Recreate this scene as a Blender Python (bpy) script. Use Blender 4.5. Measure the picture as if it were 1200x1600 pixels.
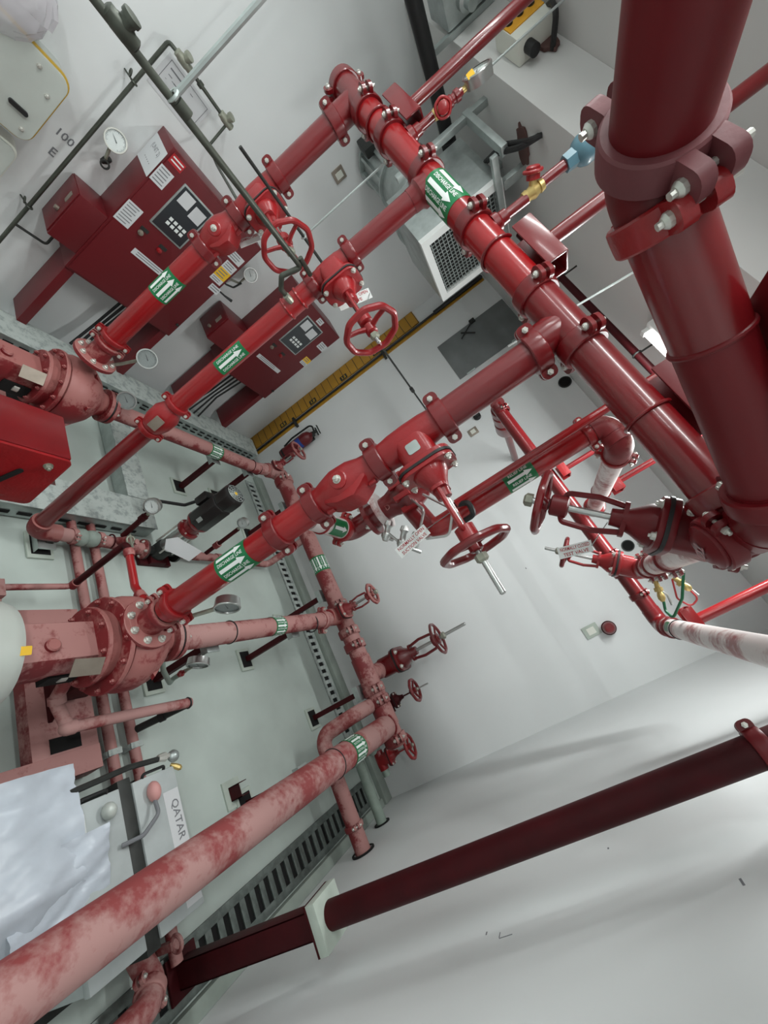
import bpy, bmesh, math, random
from mathutils import Vector, Matrix, Quaternion
random.seed(7)
for o in list(bpy.data.objects): bpy.data.objects.remove(o, do_unlink=True)
S = bpy.context.scene
COL = S.collection
V = Vector
# ------------------------------------------------------------------ camera
EYE = V((0, 0, 2.36))
cam = bpy.data.cameras.new('camera'); camo = bpy.data.objects.new('camera', cam); COL.objects.link(camo)
cam.sensor_fit = 'VERTICAL'; cam.sensor_height = 36.0; cam.lens = 632.568/1600*36.0
cam.clip_start = 0.02
CR = V((0.434169, 0.39333447, 0.8104229)); CD = V((0.82136075, 0.19661196, -0.53545332)); CF = V((-0.36995108, 0.89812679, -0.23770668))
camo.matrix_world = Matrix(((CR.x, -CD.x, -CF.x, 0), (CR.y, -CD.y, -CF.y, 0), (CR.z, -CD.z, -CF.z, 2.36), (0, 0, 0, 1)))
S.camera = camo
# ------------------------------------------------------------------ world, lights, exposure
w = bpy.data.worlds.new('world'); S.world = w; w.use_nodes = True
w.node_tree.nodes['Background'].inputs[0].default_value = (0.75, 0.85, 0.9, 1)
w.node_tree.nodes['Background'].inputs[1].default_value = 0.15
S.view_settings.view_transform = 'Standard'; S.view_settings.look = 'None'; S.view_settings.gamma = 1
S.view_settings.use_curve_mapping = False; S.view_settings.exposure = 0.36
def area(name, loc, sx, sy, power, rot=(0, 0, 0), col=(0.955, 1.0, 0.985)):
    l = bpy.data.lights.new(name, 'AREA'); l.shape = 'RECTANGLE'; l.size = sx; l.size_y = sy; l.energy = power; l.color = col
    o = bpy.data.objects.new(name, l); COL.objects.link(o); o.location = loc; o.rotation_euler = rot
    return o
LAMPS = [((-2.45, 0.30, 3.845), 1.2, 18), ((-0.95, 0.30, 3.845), 1.2, 20), ((-2.45, -1.4, 3.845), 1.2, 28), ((-0.6, -1.4, 3.845), 1.2, 28)]
for p_, L_, e_ in LAMPS: area('batten_light', p_, L_, 0.10, e_)
area('batten_light', (-0.42, 2.40, 3.505), 1.15, 0.08, 31)

# ------------------------------------------------------------------ materials
def lin(c):
    return tuple(((x/255)/12.92 if x/255 <= .04045 else (((x/255)+.055)/1.055)**2.4) for x in c)
def mat(name, rgb, rough=.5, metal=0., var=.0, scale=6., coat=0., spec=.5, bump=0., bscale=60.):
    m = bpy.data.materials.new(name); m.use_nodes = True; nt = m.node_tree; b = nt.nodes['Principled BSDF']
    c = lin(rgb)
    b.inputs['Roughness'].default_value = rough; b.inputs['Metallic'].default_value = metal
    b.inputs['Specular IOR Level'].default_value = spec
    b.inputs['Coat Weight'].default_value = coat; b.inputs['Coat Roughness'].default_value = .12
    b.inputs['Base Color'].default_value = (*c, 1)
    if var > 0 or bump > 0:
        tc = nt.nodes.new('ShaderNodeTexCoord')
        n = nt.nodes.new('ShaderNodeTexNoise'); n.inputs['Scale'].default_value = scale; n.inputs['Detail'].default_value = 5
        nt.links.new(tc.outputs['Object'], n.inputs['Vector'])
        if var > 0:
            r = nt.nodes.new('ShaderNodeValToRGB'); e = r.color_ramp.elements
            e[0].position = .3; e[1].position = .7
            e[0].color = (*[x*(1-var) for x in c], 1); e[1].color = (*[min(1, x*(1+var)) for x in c], 1)
            nt.links.new(n.outputs['Fac'], r.inputs['Fac']); nt.links.new(r.outputs['Color'], b.inputs['Base Color'])
        if bump > 0:
            n2 = nt.nodes.new('ShaderNodeTexNoise'); n2.inputs['Scale'].default_value = bscale; n2.inputs['Detail'].default_value = 4
            nt.links.new(tc.outputs['Object'], n2.inputs['Vector'])
            bp = nt.nodes.new('ShaderNodeBump'); bp.inputs['Strength'].default_value = bump; bp.inputs['Distance'].default_value = .004
            nt.links.new(n2.outputs['Fac'], bp.inputs['Height']); nt.links.new(bp.outputs['Normal'], b.inputs['Normal'])
    return m
def dusty(name, rgb, dust, amount=.5, scale=5., up=.6, rough=.6):
    """paint under a layer of settled dust: more on upward faces, patchy"""
    m = bpy.data.materials.new(name); m.use_nodes = True; nt = m.node_tree; b = nt.nodes['Principled BSDF']; L = nt.links
    tc = nt.nodes.new('ShaderNodeTexCoord'); ge = nt.nodes.new('ShaderNodeNewGeometry')
    n = nt.nodes.new('ShaderNodeTexNoise'); n.inputs['Scale'].default_value = scale; n.inputs['Detail'].default_value = 8; n.inputs['Roughness'].default_value = .65
    L.new(tc.outputs['Object'], n.inputs['Vector'])
    n3 = nt.nodes.new('ShaderNodeTexNoise'); n3.inputs['Scale'].default_value = scale*11; n3.inputs['Detail'].default_value = 3
    L.new(tc.outputs['Object'], n3.inputs['Vector'])
    sp = nt.nodes.new('ShaderNodeSeparateXYZ'); L.new(ge.outputs['Normal'], sp.inputs[0])
    mr = nt.nodes.new('ShaderNodeMapRange'); mr.inputs[1].default_value = -.6; mr.inputs[2].default_value = 1; mr.inputs[3].default_value = -up*.5; mr.inputs[4].default_value = up*.5
    L.new(sp.outputs['Z'], mr.inputs[0])
    ad = nt.nodes.new('ShaderNodeMath'); ad.operation = 'ADD'; L.new(n.outputs['Fac'], ad.inputs[0]); L.new(mr.outputs[0], ad.inputs[1])
    ad2 = nt.nodes.new('ShaderNodeMath'); ad2.operation = 'MULTIPLY_ADD'; L.new(n3.outputs['Fac'], ad2.inputs[0]); ad2.inputs[1].default_value = .22; L.new(ad.outputs[0], ad2.inputs[2])
    rp = nt.nodes.new('ShaderNodeValToRGB'); e = rp.color_ramp.elements; T_ = .61+(.5-amount)*.5-.125*up; e[0].position = T_-.055; e[1].position = T_+.085
    e[0].color = (0, 0, 0, 1); e[1].color = (1, 1, 1, 1); L.new(ad2.outputs[0], rp.inputs['Fac'])
    mx = nt.nodes.new('ShaderNodeMix'); mx.data_type = 'RGBA'; mx.inputs[6].default_value = (*lin(rgb), 1); mx.inputs[7].default_value = (*lin(dust), 1)
    L.new(rp.outputs['Color'], mx.inputs[0]); L.new(mx.outputs[2], b.inputs['Base Color'])
    b.inputs['Roughness'].default_value = rough
    return m
def emit(name, rgb, s):
    m = bpy.data.materials.new(name); m.use_nodes = True; b = m.node_tree.nodes['Principled BSDF']
    b.inputs['Base Color'].default_value = (*lin(rgb), 1); b.inputs['Emission Color'].default_value = (*lin(rgb), 1); b.inputs['Emission Strength'].default_value = s
    return m
def clear(name, rgb, alpha, rough=.15):
    m = mat(name, rgb, rough); b = m.node_tree.nodes['Principled BSDF']; b.inputs['Alpha'].default_value = alpha
    return m
M = dict(
 wall=mat('white_wall_paint', (222, 225, 225), .6, var=.035, scale=1.3, bump=.05, bscale=30),
 ceil=mat('ceiling_paint', (208, 208, 206), .7, var=.03, scale=1.1),
 floor=mat('floor_paint', (186, 197, 191), .42, var=.10, scale=2.2, bump=.05, bscale=25),
 kerb=mat('kerb_paint', (150, 160, 152), .6, var=.12, scale=7),
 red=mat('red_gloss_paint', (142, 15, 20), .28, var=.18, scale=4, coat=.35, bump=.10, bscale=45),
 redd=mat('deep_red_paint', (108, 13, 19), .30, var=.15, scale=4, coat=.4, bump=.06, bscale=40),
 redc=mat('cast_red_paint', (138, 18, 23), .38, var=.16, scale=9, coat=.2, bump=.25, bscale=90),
 maroon=mat('shaded_red_paint', (98, 13, 20), .40, spec=.35, var=.12, scale=3, bump=.06, bscale=60),  # red darkened to hold the shade of the backlit near pipe
 oxide=mat('oxide_red_paint', (58, 5, 11), .6, var=.25, scale=8, spec=.22, bump=.12, bscale=50),
 cab=mat('cabinet_red_enamel', (98, 19, 26), .4, var=.06, scale=2),
 drr=dusty('dusty_red_paint', (118, 36, 39), (168, 120, 116), .40, 7., .30),
 drp=dusty('dusty_pink_paint', (134, 60, 60), (174, 132, 128), .53, 4.2, .12, .75),
 drb=dusty('big_pipe_dust', (142, 64, 64), (174, 132, 128), .44, 3.4, .10, .7),
 drc=dusty('dusty_cast_red', (128, 36, 38), (188, 146, 142), .38, 9., .3),
 drl=dusty('lightly_dusty_red', (120, 28, 33), (160, 102, 98), .36, 8., .40, .5),
 pale=dusty('pale_lightened_pipe', (150, 84, 84), (214, 204, 202), .74, 5., .2, .4),  # pale tone also puts overhead light into the whitish pipe's colour
 galv=mat('galvanised_steel', (176, 184, 182), .42, .75, var=.14, scale=14),
 galvd=dusty('dusty_galvanised', (142, 150, 148), (176, 184, 180), .55, 20., .06, .7), primer=mat('mauve_primer', (108, 58, 62), .5, var=.15, scale=12, spec=.4, bump=.15, bscale=60),
 gratem=mat('worn_grate_steel', (112, 120, 116), .38, .6, var=.3, scale=22, bump=.3, bscale=60),
 steel=mat('zinc_bolt_steel', (205, 205, 198), .35, .55, var=.08, scale=30),
 stainless=mat('stainless_steel', (190, 192, 190), .28, .9),
 dark=mat('dark_steel', (48, 50, 48), .5, .3, var=.2, scale=20),
 bronze=mat('aged_brass_pipe', (74, 78, 70), .45, .35, var=.25, scale=14),
 bronzel=mat('pale_brass_fitting', (150, 152, 138), .4, .4, var=.2, scale=20),
 brass=mat('yellow_brass', (196, 172, 110), .35, .6, var=.12, scale=20),
 black=mat('black_rubber', (22, 22, 23), .55, var=.1, scale=15),
 motorb=mat('black_motor_enamel', (26, 24, 24), .35, bump=.05),
 motorg=mat('grey_motor_enamel', (192, 198, 192), .35, .1, var=.05, scale=5),
 void=mat('recess_shade', (10, 9, 9), .9),  # near-black stands in for the shade inside slots, holes and pockets
 green=mat('green_sticker', (14, 112, 64), .4), white=mat('white_print', (232, 236, 234), .5),
 paper=mat('white_paper', (208, 210, 212), .7), ink=mat('black_ink', (30, 30, 34), .7), grayink=mat('grey_print', (120, 122, 126), .7),
 redink=mat('red_print', (176, 32, 40), .5), yellow=mat('yellow_sticker', (232, 184, 40), .5),
 ochre=mat('ochre_scale_board', (178, 132, 40), .5, var=.08, scale=6), gasket=mat('yellow_gasket', (196, 160, 60), .5),
 blueg=mat('blue_valve_enamel', (84, 122, 136), .35, var=.06, scale=12, coat=.3), blue=mat('blue_label', (40, 70, 150), .5),
 teal=mat('grey_green_rubber', (138, 150, 142), .7, var=.1, scale=20),
 glassd=mat('dark_display', (44, 48, 52), .12, spec=.8), dial=mat('white_dial', (214, 218, 216), .4), diald=mat('reflection_grey_dial', (120, 126, 124), .3), glass=clear('dial_glass', (220, 235, 235), .12, .03),  # the grey dial carries the reflection of its glass in the colour
 hatch=mat('grey_hatch_steel', (120, 124, 124), .5, .2, var=.14, scale=5),
 plate=mat('brushed_plate', (150, 140, 128), .4, .5, var=.1, scale=20),
 tank=mat('grey_water_pipe', (132, 146, 136), .55, var=.15, scale=12),
 film=clear('clear_plastic_film', (226, 222, 228), .62, .10), sheet=mat('white_plastic_sheet', (196, 204, 214), .35, var=.10, scale=6),
 batt=mat('battery_case_grey', (176, 183, 183), .55, var=.12, scale=6), pinkc=mat('pink_terminal_cap', (206, 150, 146), .5),
 tube=emit('lamp_tube', (255, 255, 255), 6.0), lampw=mat('white_lamp_body', (235, 238, 236), .4),
 green2=mat('green_hose', (24, 96, 62), .4), redhose=mat('red_hose', (190, 60, 64), .4), foam=mat('brown_foam', (92, 66, 62), .9, bump=.6, bscale=40),
 grout=mat('pale_grout', (178, 188, 178), .8, var=.1, scale=10, bump=.3, bscale=40), orange=mat('orange_cover', (222, 160, 40), .5), cream=mat('cream_enamel', (222, 224, 214), .5),
)
# ------------------------------------------------------------------ geometry helpers
def fr(axis, hint=None):
    a = V(axis).normalized(); h = V(hint) if hint is not None else (V((0, 0, 1)) if abs(a.z) < .9 else V((1, 0, 0)))
    u = (h - a*h.dot(a)).normalized(); return u, a.cross(u), a
class MB:
    def __init__(s): s.v = []; s.f = []; s.m = []
    def add(s, vs, fs, mi=0):
        k = len(s.v); s.v += [V(x) for x in vs]; s.f += [tuple(i+k for i in f) for f in fs]; s.m += [mi]*len(fs); return s
    def box(s, c, size, ax=None, mi=0):
        u, v_, w_ = ax if ax else (V((1, 0, 0)), V((0, 1, 0)), V((0, 0, 1))); c = V(c); x, y, z = [q/2 for q in size]
        vs = [c + u*a*x + v_*b*y + w_*d*z for d in (-1, 1) for b in (-1, 1) for a in (-1, 1)]
        return s.add(vs, [(0, 2, 3, 1), (4, 5, 7, 6), (0, 1, 5, 4), (2, 6, 7, 3), (0, 4, 6, 2), (1, 3, 7, 5)], mi)
    def bb(s, lo, hi, mi=0):
        return s.box([(a+b)/2 for a, b in zip(lo, hi)], [b-a for a, b in zip(lo, hi)], None, mi)
    def lathe(s, o, axis, prof, n=28, hint=None, cap=True, mi=0, a0=0., a1=2*math.pi):
        u, v_, w_ = fr(axis, hint); o = V(o); full = abs(a1-a0-2*math.pi) < 1e-6; k = n if full else n+1; vs = []
        for t, r in prof:
            for i in range(k):
                a = a0+(a1-a0)*i/n; vs.append(o + w_*t + (u*math.cos(a)+v_*math.sin(a))*max(r, 1e-5))
        fs = []
        for j in range(len(prof)-1):
            for i in range(n):
                i2 = (i+1) % k if full else i+1
                fs.append((j*k+i, j*k+i2, (j+1)*k+i2, (j+1)*k+i))
        if cap and full:
            fs.append(tuple(range(k))[::-1]); fs.append(tuple((len(prof)-1)*k+i for i in range(k)))
        return s.add(vs, fs, mi)
    def cyl(s, p0, p1, r, n=24, mi=0, r1=None):
        p0 = V(p0); p1 = V(p1); return s.lathe(p0, p1-p0, [(0, r), ((p1-p0).length, r if r1 is None else r1)], n, mi=mi)
    def ring(s, o, axis, R, r, n=32, m=10, mi=0, wave=0, waves=0, flat=1.):
        u, v_, w_ = fr(axis); o = V(o); vs = []; fs = []
        for i in range(n):
            a = 2*math.pi*i/n; d = u*math.cos(a)+v_*math.sin(a); RR = R+wave*math.cos(waves*a)
            for j in range(m):
                b = 2*math.pi*j/m; vs.append(o + d*(RR+r*math.cos(b)) + w_*r*flat*math.sin(b))
        for i in range(n):
            for j in range(m): fs.append((i*m+j, ((i+1) % n)*m+j, ((i+1) % n)*m+(j+1) % m, i*m+(j+1) % m))
        return s.add(vs, fs, mi)
    def sweep(s, pts, r, n=12, mi=0, cap=True):
        pts = [V(p) for p in pts]; N = len(pts); rs = r if isinstance(r, (list, tuple)) else [r]*N; vs = []; fs = []
        t = [(pts[min(i+1, N-1)]-pts[max(i-1, 0)]).normalized() for i in range(N)]
        u = fr(t[0])[0]
        for i in range(N):
            u = (u - t[i]*u.dot(t[i])).normalized(); w_ = t[i].cross(u)
            sc = 1.
            for j in range(n):
                a = 2*math.pi*j/n; vs.append(pts[i] + (u*math.cos(a)+w_*math.sin(a))*rs[i]*sc)
        for i in range(N-1):
            for j in range(n): fs.append((i*n+j, i*n+(j+1) % n, (i+1)*n+(j+1) % n, (i+1)*n+j))
        if cap: fs.append(tuple(range(n))[::-1]); fs.append(tuple((N-1)*n+j for j in range(n)))
        return s.add(vs, fs, mi)
    def prism(s, outl, o, ax, t0, t1, mi=0):
        u, v_, w_ = ax; o = V(o); n = len(outl)
        vs = [o+u*a+v_*b+w_*t0 for a, b in outl]+[o+u*a+v_*b+w_*t1 for a, b in outl]
        fs = [tuple(range(n))[::-1], tuple(range(n, 2*n))]+[(i, (i+1) % n, n+(i+1) % n, n+i) for i in range(n)]
        return s.add(vs, fs, mi)
    def ball(s, c, r, n=16, sc=(1, 1, 1), mi=0):
        c = V(c); vs = []; fs = []; m = n//2
        for j in range(m+1):
            p = math.pi*j/m
            for i in range(n):
                a = 2*math.pi*i/n; vs.append(c+V((math.sin(p)*math.cos(a)*r*sc[0], math.sin(p)*math.sin(a)*r*sc[1], -math.cos(p)*r*sc[2])))
        for j in range(m):
            for i in range(n): fs.append((j*n+i, j*n+(i+1) % n, (j+1)*n+(i+1) % n, (j+1)*n+i))
        return s.add(vs, fs, mi)
def fillet(pts, rad, k=6):
    pts = [V(p) for p in pts]; out = [pts[0]]
    for i in range(1, len(pts)-1):
        a, b, c = pts[i-1], pts[i], pts[i+1]; d0 = (a-b).normalized(); d1 = (c-b).normalized()
        ang = d0.angle(d1)
        if abs(ang-math.pi) < .02: out.append(b); continue
        t = rad/math.tan(ang/2); p0 = b+d0*t; p1 = b+d1*t; cen = b+(d0+d1).normalized()*(rad/math.sin(ang/2))
        for j in range(k+1):
            q0 = p0-cen; q = Quaternion(q0.cross(p1-cen).normalized(), q0.angle(p1-cen)*j/k); out.append(cen+q @ q0)
    out.append(pts[-1]); return out
def rrect(w_, h, r, k=4):
    o = []
    for cx, cy, a0 in ((w_/2-r, h/2-r, 0), (-w_/2+r, h/2-r, 90), (-w_/2+r, -h/2+r, 180), (w_/2-r, -h/2+r, 270)):
        for j in range(k+1): a = math.radians(a0+90*j/k); o.append((cx+r*math.cos(a), cy+r*math.sin(a)))
    return o
def mesh(mb, mats, off, bevel=0., name='m', ang=.6):
    me = bpy.data.meshes.new(name); me.from_pydata([tuple(v-off) for v in mb.v], [], mb.f)
    for m in (mats if isinstance(mats, (list, tuple)) else [mats]): me.materials.append(m)
    for p, mi in zip(me.polygons, mb.m): p.material_index = mi
    bm = bmesh.new(); bm.from_mesh(me); bmesh.ops.recalc_face_normals(bm, faces=bm.faces)
    if bevel > 0:
        es = [e for e in bm.edges if len(e.link_faces) == 2 and e.calc_face_angle(0) > .7]
        if es: bmesh.ops.bevel(bm, geom=es, offset=bevel, segments=2, affect='EDGES', profile=.6, clamp_overlap=True)
    bm.to_mesh(me); bm.free()
    me.polygons.foreach_set('use_smooth', [True]*len(me.polygons)); me.set_sharp_from_angle(angle=ang); me.update()
    return me
def tag(o, label, cat=None, group=None):
    o['label'] = label
    if cat: o['category'] = cat
    if group: o['group'] = group
    return o
def thing(name, label, cat, loc, group=None):
    o = bpy.data.objects.new(name, None); COL.objects.link(o); o.location = loc; o.empty_display_size = .05
    return tag(o, label, cat, group)
def origin(o):
    p = V((0, 0, 0))
    while o is not None: p = p + V(o.location); o = o.parent
    return p
def part(name, mb, mats, parent, label=None, bevel=0., ang=.6):
    off = origin(parent) if parent is not None else V((0, 0, 0))
    o = bpy.data.objects.new(name, mesh(mb, mats, off, bevel, name, ang)); COL.objects.link(o)
    if parent is not None: o.parent = parent
    if label: o['label'] = label
    return o
def solo(name, label, cat, mb, mats, loc, group=None, bevel=0.):
    o = bpy.data.objects.new(name, mesh(mb, mats, V(loc), bevel, name)); COL.objects.link(o); o.location = loc
    return tag(o, label, cat, group)
def struct(name, mb, mats, parent=None, bevel=0.):
    o = part(name, mb, mats, parent, None, bevel); o['kind'] = 'structure'; return o
_bolt = {}
def bolt(parent, p, d, s=.012, name='bolt', m=None):
    """hex headed bolt with a short shank end; shared mesh per size"""
    m = m or M['steel']; key = (round(s, 4), m.name)
    if key not in _bolt:
        b = MB(); b.lathe((0, 0, 0), (0, 0, 1), [(0, s*1.25), (s*.15, s*1.25)], 12); b.lathe((0, 0, 0), (0, 0, 1), [(s*.15, s), (s*.9, s), (s*1.1, s*.8)], 6)
        b.lathe((0, 0, 0), (0, 0, 1), [(s*1.1, s*.5), (s*1.6, s*.45)], 8); _bolt[key] = mesh(b, m, V((0, 0, 0)), 0, 'bolt')
    o = bpy.data.objects.new(name, _bolt[key]); COL.objects.link(o); o.parent = parent
    o.location = V(p)-origin(parent); o.rotation_mode = 'QUATERNION'; o.rotation_quaternion = V((0, 0, 1)).rotation_difference(V(d).normalized())
    return o
def text_pts(s, size, align='CENTER'):
    c = bpy.data.curves.new('t', 'FONT'); c.body = s; c.size = size; c.align_x = align; c.align_y = 'CENTER'; c.resolution_u = 2; c.offset = size*.012
    o = bpy.data.objects.new('t', c); COL.objects.link(o); dg = bpy.context.evaluated_depsgraph_get(); dg.update()
    me = o.evaluated_get(dg).to_mesh(); vs = [v.co.copy() for v in me.vertices]; fs = [tuple(p.vertices) for p in me.polygons]
    o.evaluated_get(dg).to_mesh_clear(); bpy.data.objects.remove(o); bpy.data.curves.remove(c)
    return vs, fs
def text_on(mb, s, size, f, sx=1., mi=0):
    vs, fs = text_pts(s, size); mb.add([f(v.x*sx, v.y) for v in vs], fs, mi)
def cylmap(c, axis, e1, r):
    a = V(axis).normalized(); e1 = V(e1); e1 = (e1-a*e1.dot(a)).normalized(); e2 = e1.cross(a); c = V(c)
    return lambda u, s: c + a*u + (e1*math.cos(s/r)+e2*math.sin(s/r))*r
def flatmap(c, x, y, d=0.):
    c = V(c); x = V(x).normalized(); y = V(y).normalized(); n = x.cross(y)
    return lambda u, s: c+x*u+y*s+n*d
def toward(p, axis):
    d = (EYE-V(p)); a = V(axis).normalized(); return (d-a*d.dot(a)).normalized()
# ------------------------------------------------------------------ pipe parts
def pipe_mb(p0, p1, r, n=28):
    return MB().cyl(p0, p1, r, n)
def coupling(parent, c, axis, r, bd=None, m=None, w=None, name='coupling', n=28, bolts=True, lug=1.):
    """grooved coupling: two half housings, lugs on both sides, two steel bolts"""
    c = V(c); a = V(axis).normalized(); k = max(.7, r/.057)
    if bd is None: bd = a.cross(toward(c, a))
    bd = V(bd); bd = (bd-a*bd.dot(a)).normalized(); tg = a.cross(bd); w = w or .054*k
    g = .013*k; b = MB()
    b.lathe(c, a, [(-w/2, r-.001), (-w/2, r+g*.75), (-w/2+.004, r+g), (-w*.22, r+g*1.05), (w*.22, r+g*1.05), (w/2-.004, r+g), (w/2, r+g*.75), (w/2, r-.001)], n, cap=False)
    for s in (-1, 1):
        for t in (-1, 1):
            cc = c+bd*s*(r+g+.006*k*lug)+tg*t*.015*k*lug
            b.prism(rrect(.044*k*lug, w*.96, min(.018*k, w*.40), 4), cc, (bd, a, tg if bd.cross(a).dot(tg) > 0 else -tg), -.0075*k*lug, .0075*k*lug)
    o = part(name, b, m or M['redd'], parent, None, 0)
    if bolts:
        for s in (-1, 1):
            q = MB(); p = c+bd*s*(r+g+.009*k*lug); q.cyl(p-tg*.040*k*lug, p+tg*.036*k*lug, .0055*k, 8)
            q.lathe(p+tg*.0225*k*lug, tg, [(0, .011*k), (.006*k, .011*k), (.011*k, .007*k)], 10); q.lathe(p-tg*.0225*k*lug, -tg, [(0, .0105*k), (.009*k, .0105*k)], 6)
            part('bolt', q, M['steel'], o)
    return o
def sticker(parent, c, axis, r, L, e1, txt, half=1.7, period=None, flip=False, direction=1):
    a = V(axis).normalized(); f = cylmap(c, a, e1, r+.0012); R = r+.0012
    smax = half*R; n = 20; b = MB(); vs = []; fs = []
    for i in range(n+1):
        s = -smax+2*smax*i/n
        for u in (-L/2, L/2): vs.append(f(u, s))
    for i in range(n): fs.append((2*i, 2*i+1, 2*i+3, 2*i+2))
    b.add(vs, fs); st = part('sticker', b, M['green'], parent, 'green sticker with white arrows and the words %s' % txt if txt else 'green sticker with a white arrow')
    f2 = cylmap(c, a, e1, r+.0026); per = period or .055*r/.057
    ar = MB(); tx = MB(); k = int(smax/per)+1
    aw = per*.42; hw = per*.62
    for j in range(-k, k+1):
        s0 = j*per
        def strip(s_a, s_b, ua, ub):
            m = 4; vv = []; ff = []
            for q in range(m+1):
                t = q/m; vv.append(f2(ua(t), s_a+(s_b-s_a)*t)); vv.append(f2(ub(t), s_a+(s_b-s_a)*t))
            for q in range(m): ff.append((2*q, 2*q+1, 2*q+3, 2*q+2))
            ar.add(vv, ff)
        if abs(s0)+aw/2 < smax:
            d = direction; e = L*.42; hb = L*.18
            strip(s0-aw*.36, s0+aw*.36, lambda t: -e*d, lambda t: hb*d)
            strip(s0-hw/2, s0, lambda t: hb*d, lambda t: (hb+(e-hb)*t+.0005)*d)
            strip(s0, s0+hw/2, lambda t: hb*d, lambda t: (hb+(e-hb)*(1-t)+.0005)*d)
        st_ = s0+per/2
        if txt and abs(st_)+per*.2 < smax:
            text_on(tx, txt, per*.40, lambda x, y: f2(x*direction, st_+y*direction), min(1., L*.92/(len(txt)*per*.40*.62)))
    if ar.v: part('arrow', ar, M['white'], st)
    if tx.v: part('lettering', tx, M['white'], st)
    return st
def handwheel(name, parent, c, ax, R, m=None, spokes=3, rim=.0135, waves=9):
    b = MB(); u, v_, w_ = fr(ax); c = V(c); b.ring(c, ax, R, rim, 72, 10, wave=rim*.14, waves=waves)
    for i in range(spokes):
        a = 2*math.pi*i/spokes+.5; d = u*math.cos(a)+v_*math.sin(a)
        b.sweep([c+d*.012-w_*.012, c+d*R*.5-w_*.012, c+d*R], [rim*.85, rim*.75, rim*.7], 8)
    b.lathe(c, ax, [(-.026, .018), (-.024, .024), (.012, .024), (.016, .018)], 18)
    return part(name, b, m or M['red'], parent)
def gate_valve(name, label, c, axis, bd, r, L, sc=1., m=None, wr=.115, stem=.60, group=None, wheel=.455, plate=False, mh=None):
    """rising stem gate valve: body on the pipe axis, bonnet, yoke, handwheel and threaded stem along bd"""
    c = V(c); a = V(axis).normalized(); d = V(bd); d = (d-a*d.dot(a)).normalized(); s = a.cross(d); m = m or M['redc']
    t = thing(name, label, 'valve', c, group)
    b = MB(); b.lathe(c, a, [(-L/2, r), (-L/2+.02, r), (-L*.28, r+.004*sc), (0, r+.006*sc), (L*.28, r+.004*sc), (L/2-.02, r), (L/2, r)], 28)
    b.prism(rrect(.135*sc, .122*sc, .035*sc), c, (a, s, d), .0, .112*sc)
    b.prism(rrect(.205*sc, .150*sc, .05*sc), c, (a, s, d), .108*sc, .126*sc)
    body = part('body', b, m, t, None, .003)
    if plate:
        f = d; q = MB(); cc = c+d*.060*sc+(toward(c, a)-d*toward(c, a).dot(d)).normalized()*.0
        e = toward(c, a); e = (e-d*e.dot(d)).normalized(); q.prism(rrect(.048, .042, .008), c+d*.062*sc+e*.061*sc, (a, d, e), -.003, .0025)
        part('name_plate', q, M['galv'], t, 'blank silver name plate')
    g = MB(); g.prism(rrect(.212*sc, .156*sc, .05*sc), c, (a, s, d), .125*sc, .135*sc); part('gasket', g, M['black'], t, 'black gasket line')
    b = MB(); b.prism(rrect(.205*sc, .150*sc, .05*sc), c, (a, s, d), .134*sc, .150*sc)
    b.lathe(c, d, [(.148*sc, .066*sc), (.170*sc, .060*sc), (.20*sc, .042*sc), (.235*sc, .028*sc), (.26*sc, .026*sc)], 20)
    bn = part('bonnet', b, m, t, None, .0025)
    for x, y in ((.085, .045), (.085, -.045), (-.085, .045), (-.085, -.045)): bolt(bn, c+a*x*sc+s*y*sc+d*.150*sc, d, .011*sc)
    b = MB()
    for q in (-1, 1): b.sweep(fillet([c+s*q*.040*sc+d*.225*sc, c+s*q*.052*sc+d*.30*sc, c+s*q*.046*sc+d*.385*sc, c+d*.405*sc], .012*sc, 3), .009*sc, 8)
    b.prism(rrect(.06*sc, .105*sc, .02*sc), c, (a, s, d), .218*sc, .230*sc)
    b.lathe(c, d, [(.375*sc, .022*sc), (.38*sc, .034*sc), (.425*sc, .034*sc), (.430*sc, .026*sc)], 18); part('yoke', b, m, t)
    handwheel('handwheel', t, c+d*wheel*sc, d, wr, mh or m)
    b = MB(); N = 60; pr = []; z0 = .24*sc; z1 = stem*sc
    for i in range(N): pr.append((z0+(z1-z0)*i/N, .0112*sc)); pr.append((z0+(z1-z0)*(i+.5)/N, .0094*sc))
    pr.append((z1, .006*sc)); b.lathe(c, d, pr, 10); part('stem', b, M['stainless'], t, 'bare threaded steel stem', ang=2.)
    b = MB(); b.lathe(c, d, [((wheel+.028)*sc, .022*sc), ((wheel+.048)*sc, .022*sc), ((wheel+.055)*sc, .014*sc)], 6); part('stem_nut', b, M['bronzel'], t)
    return t
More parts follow.
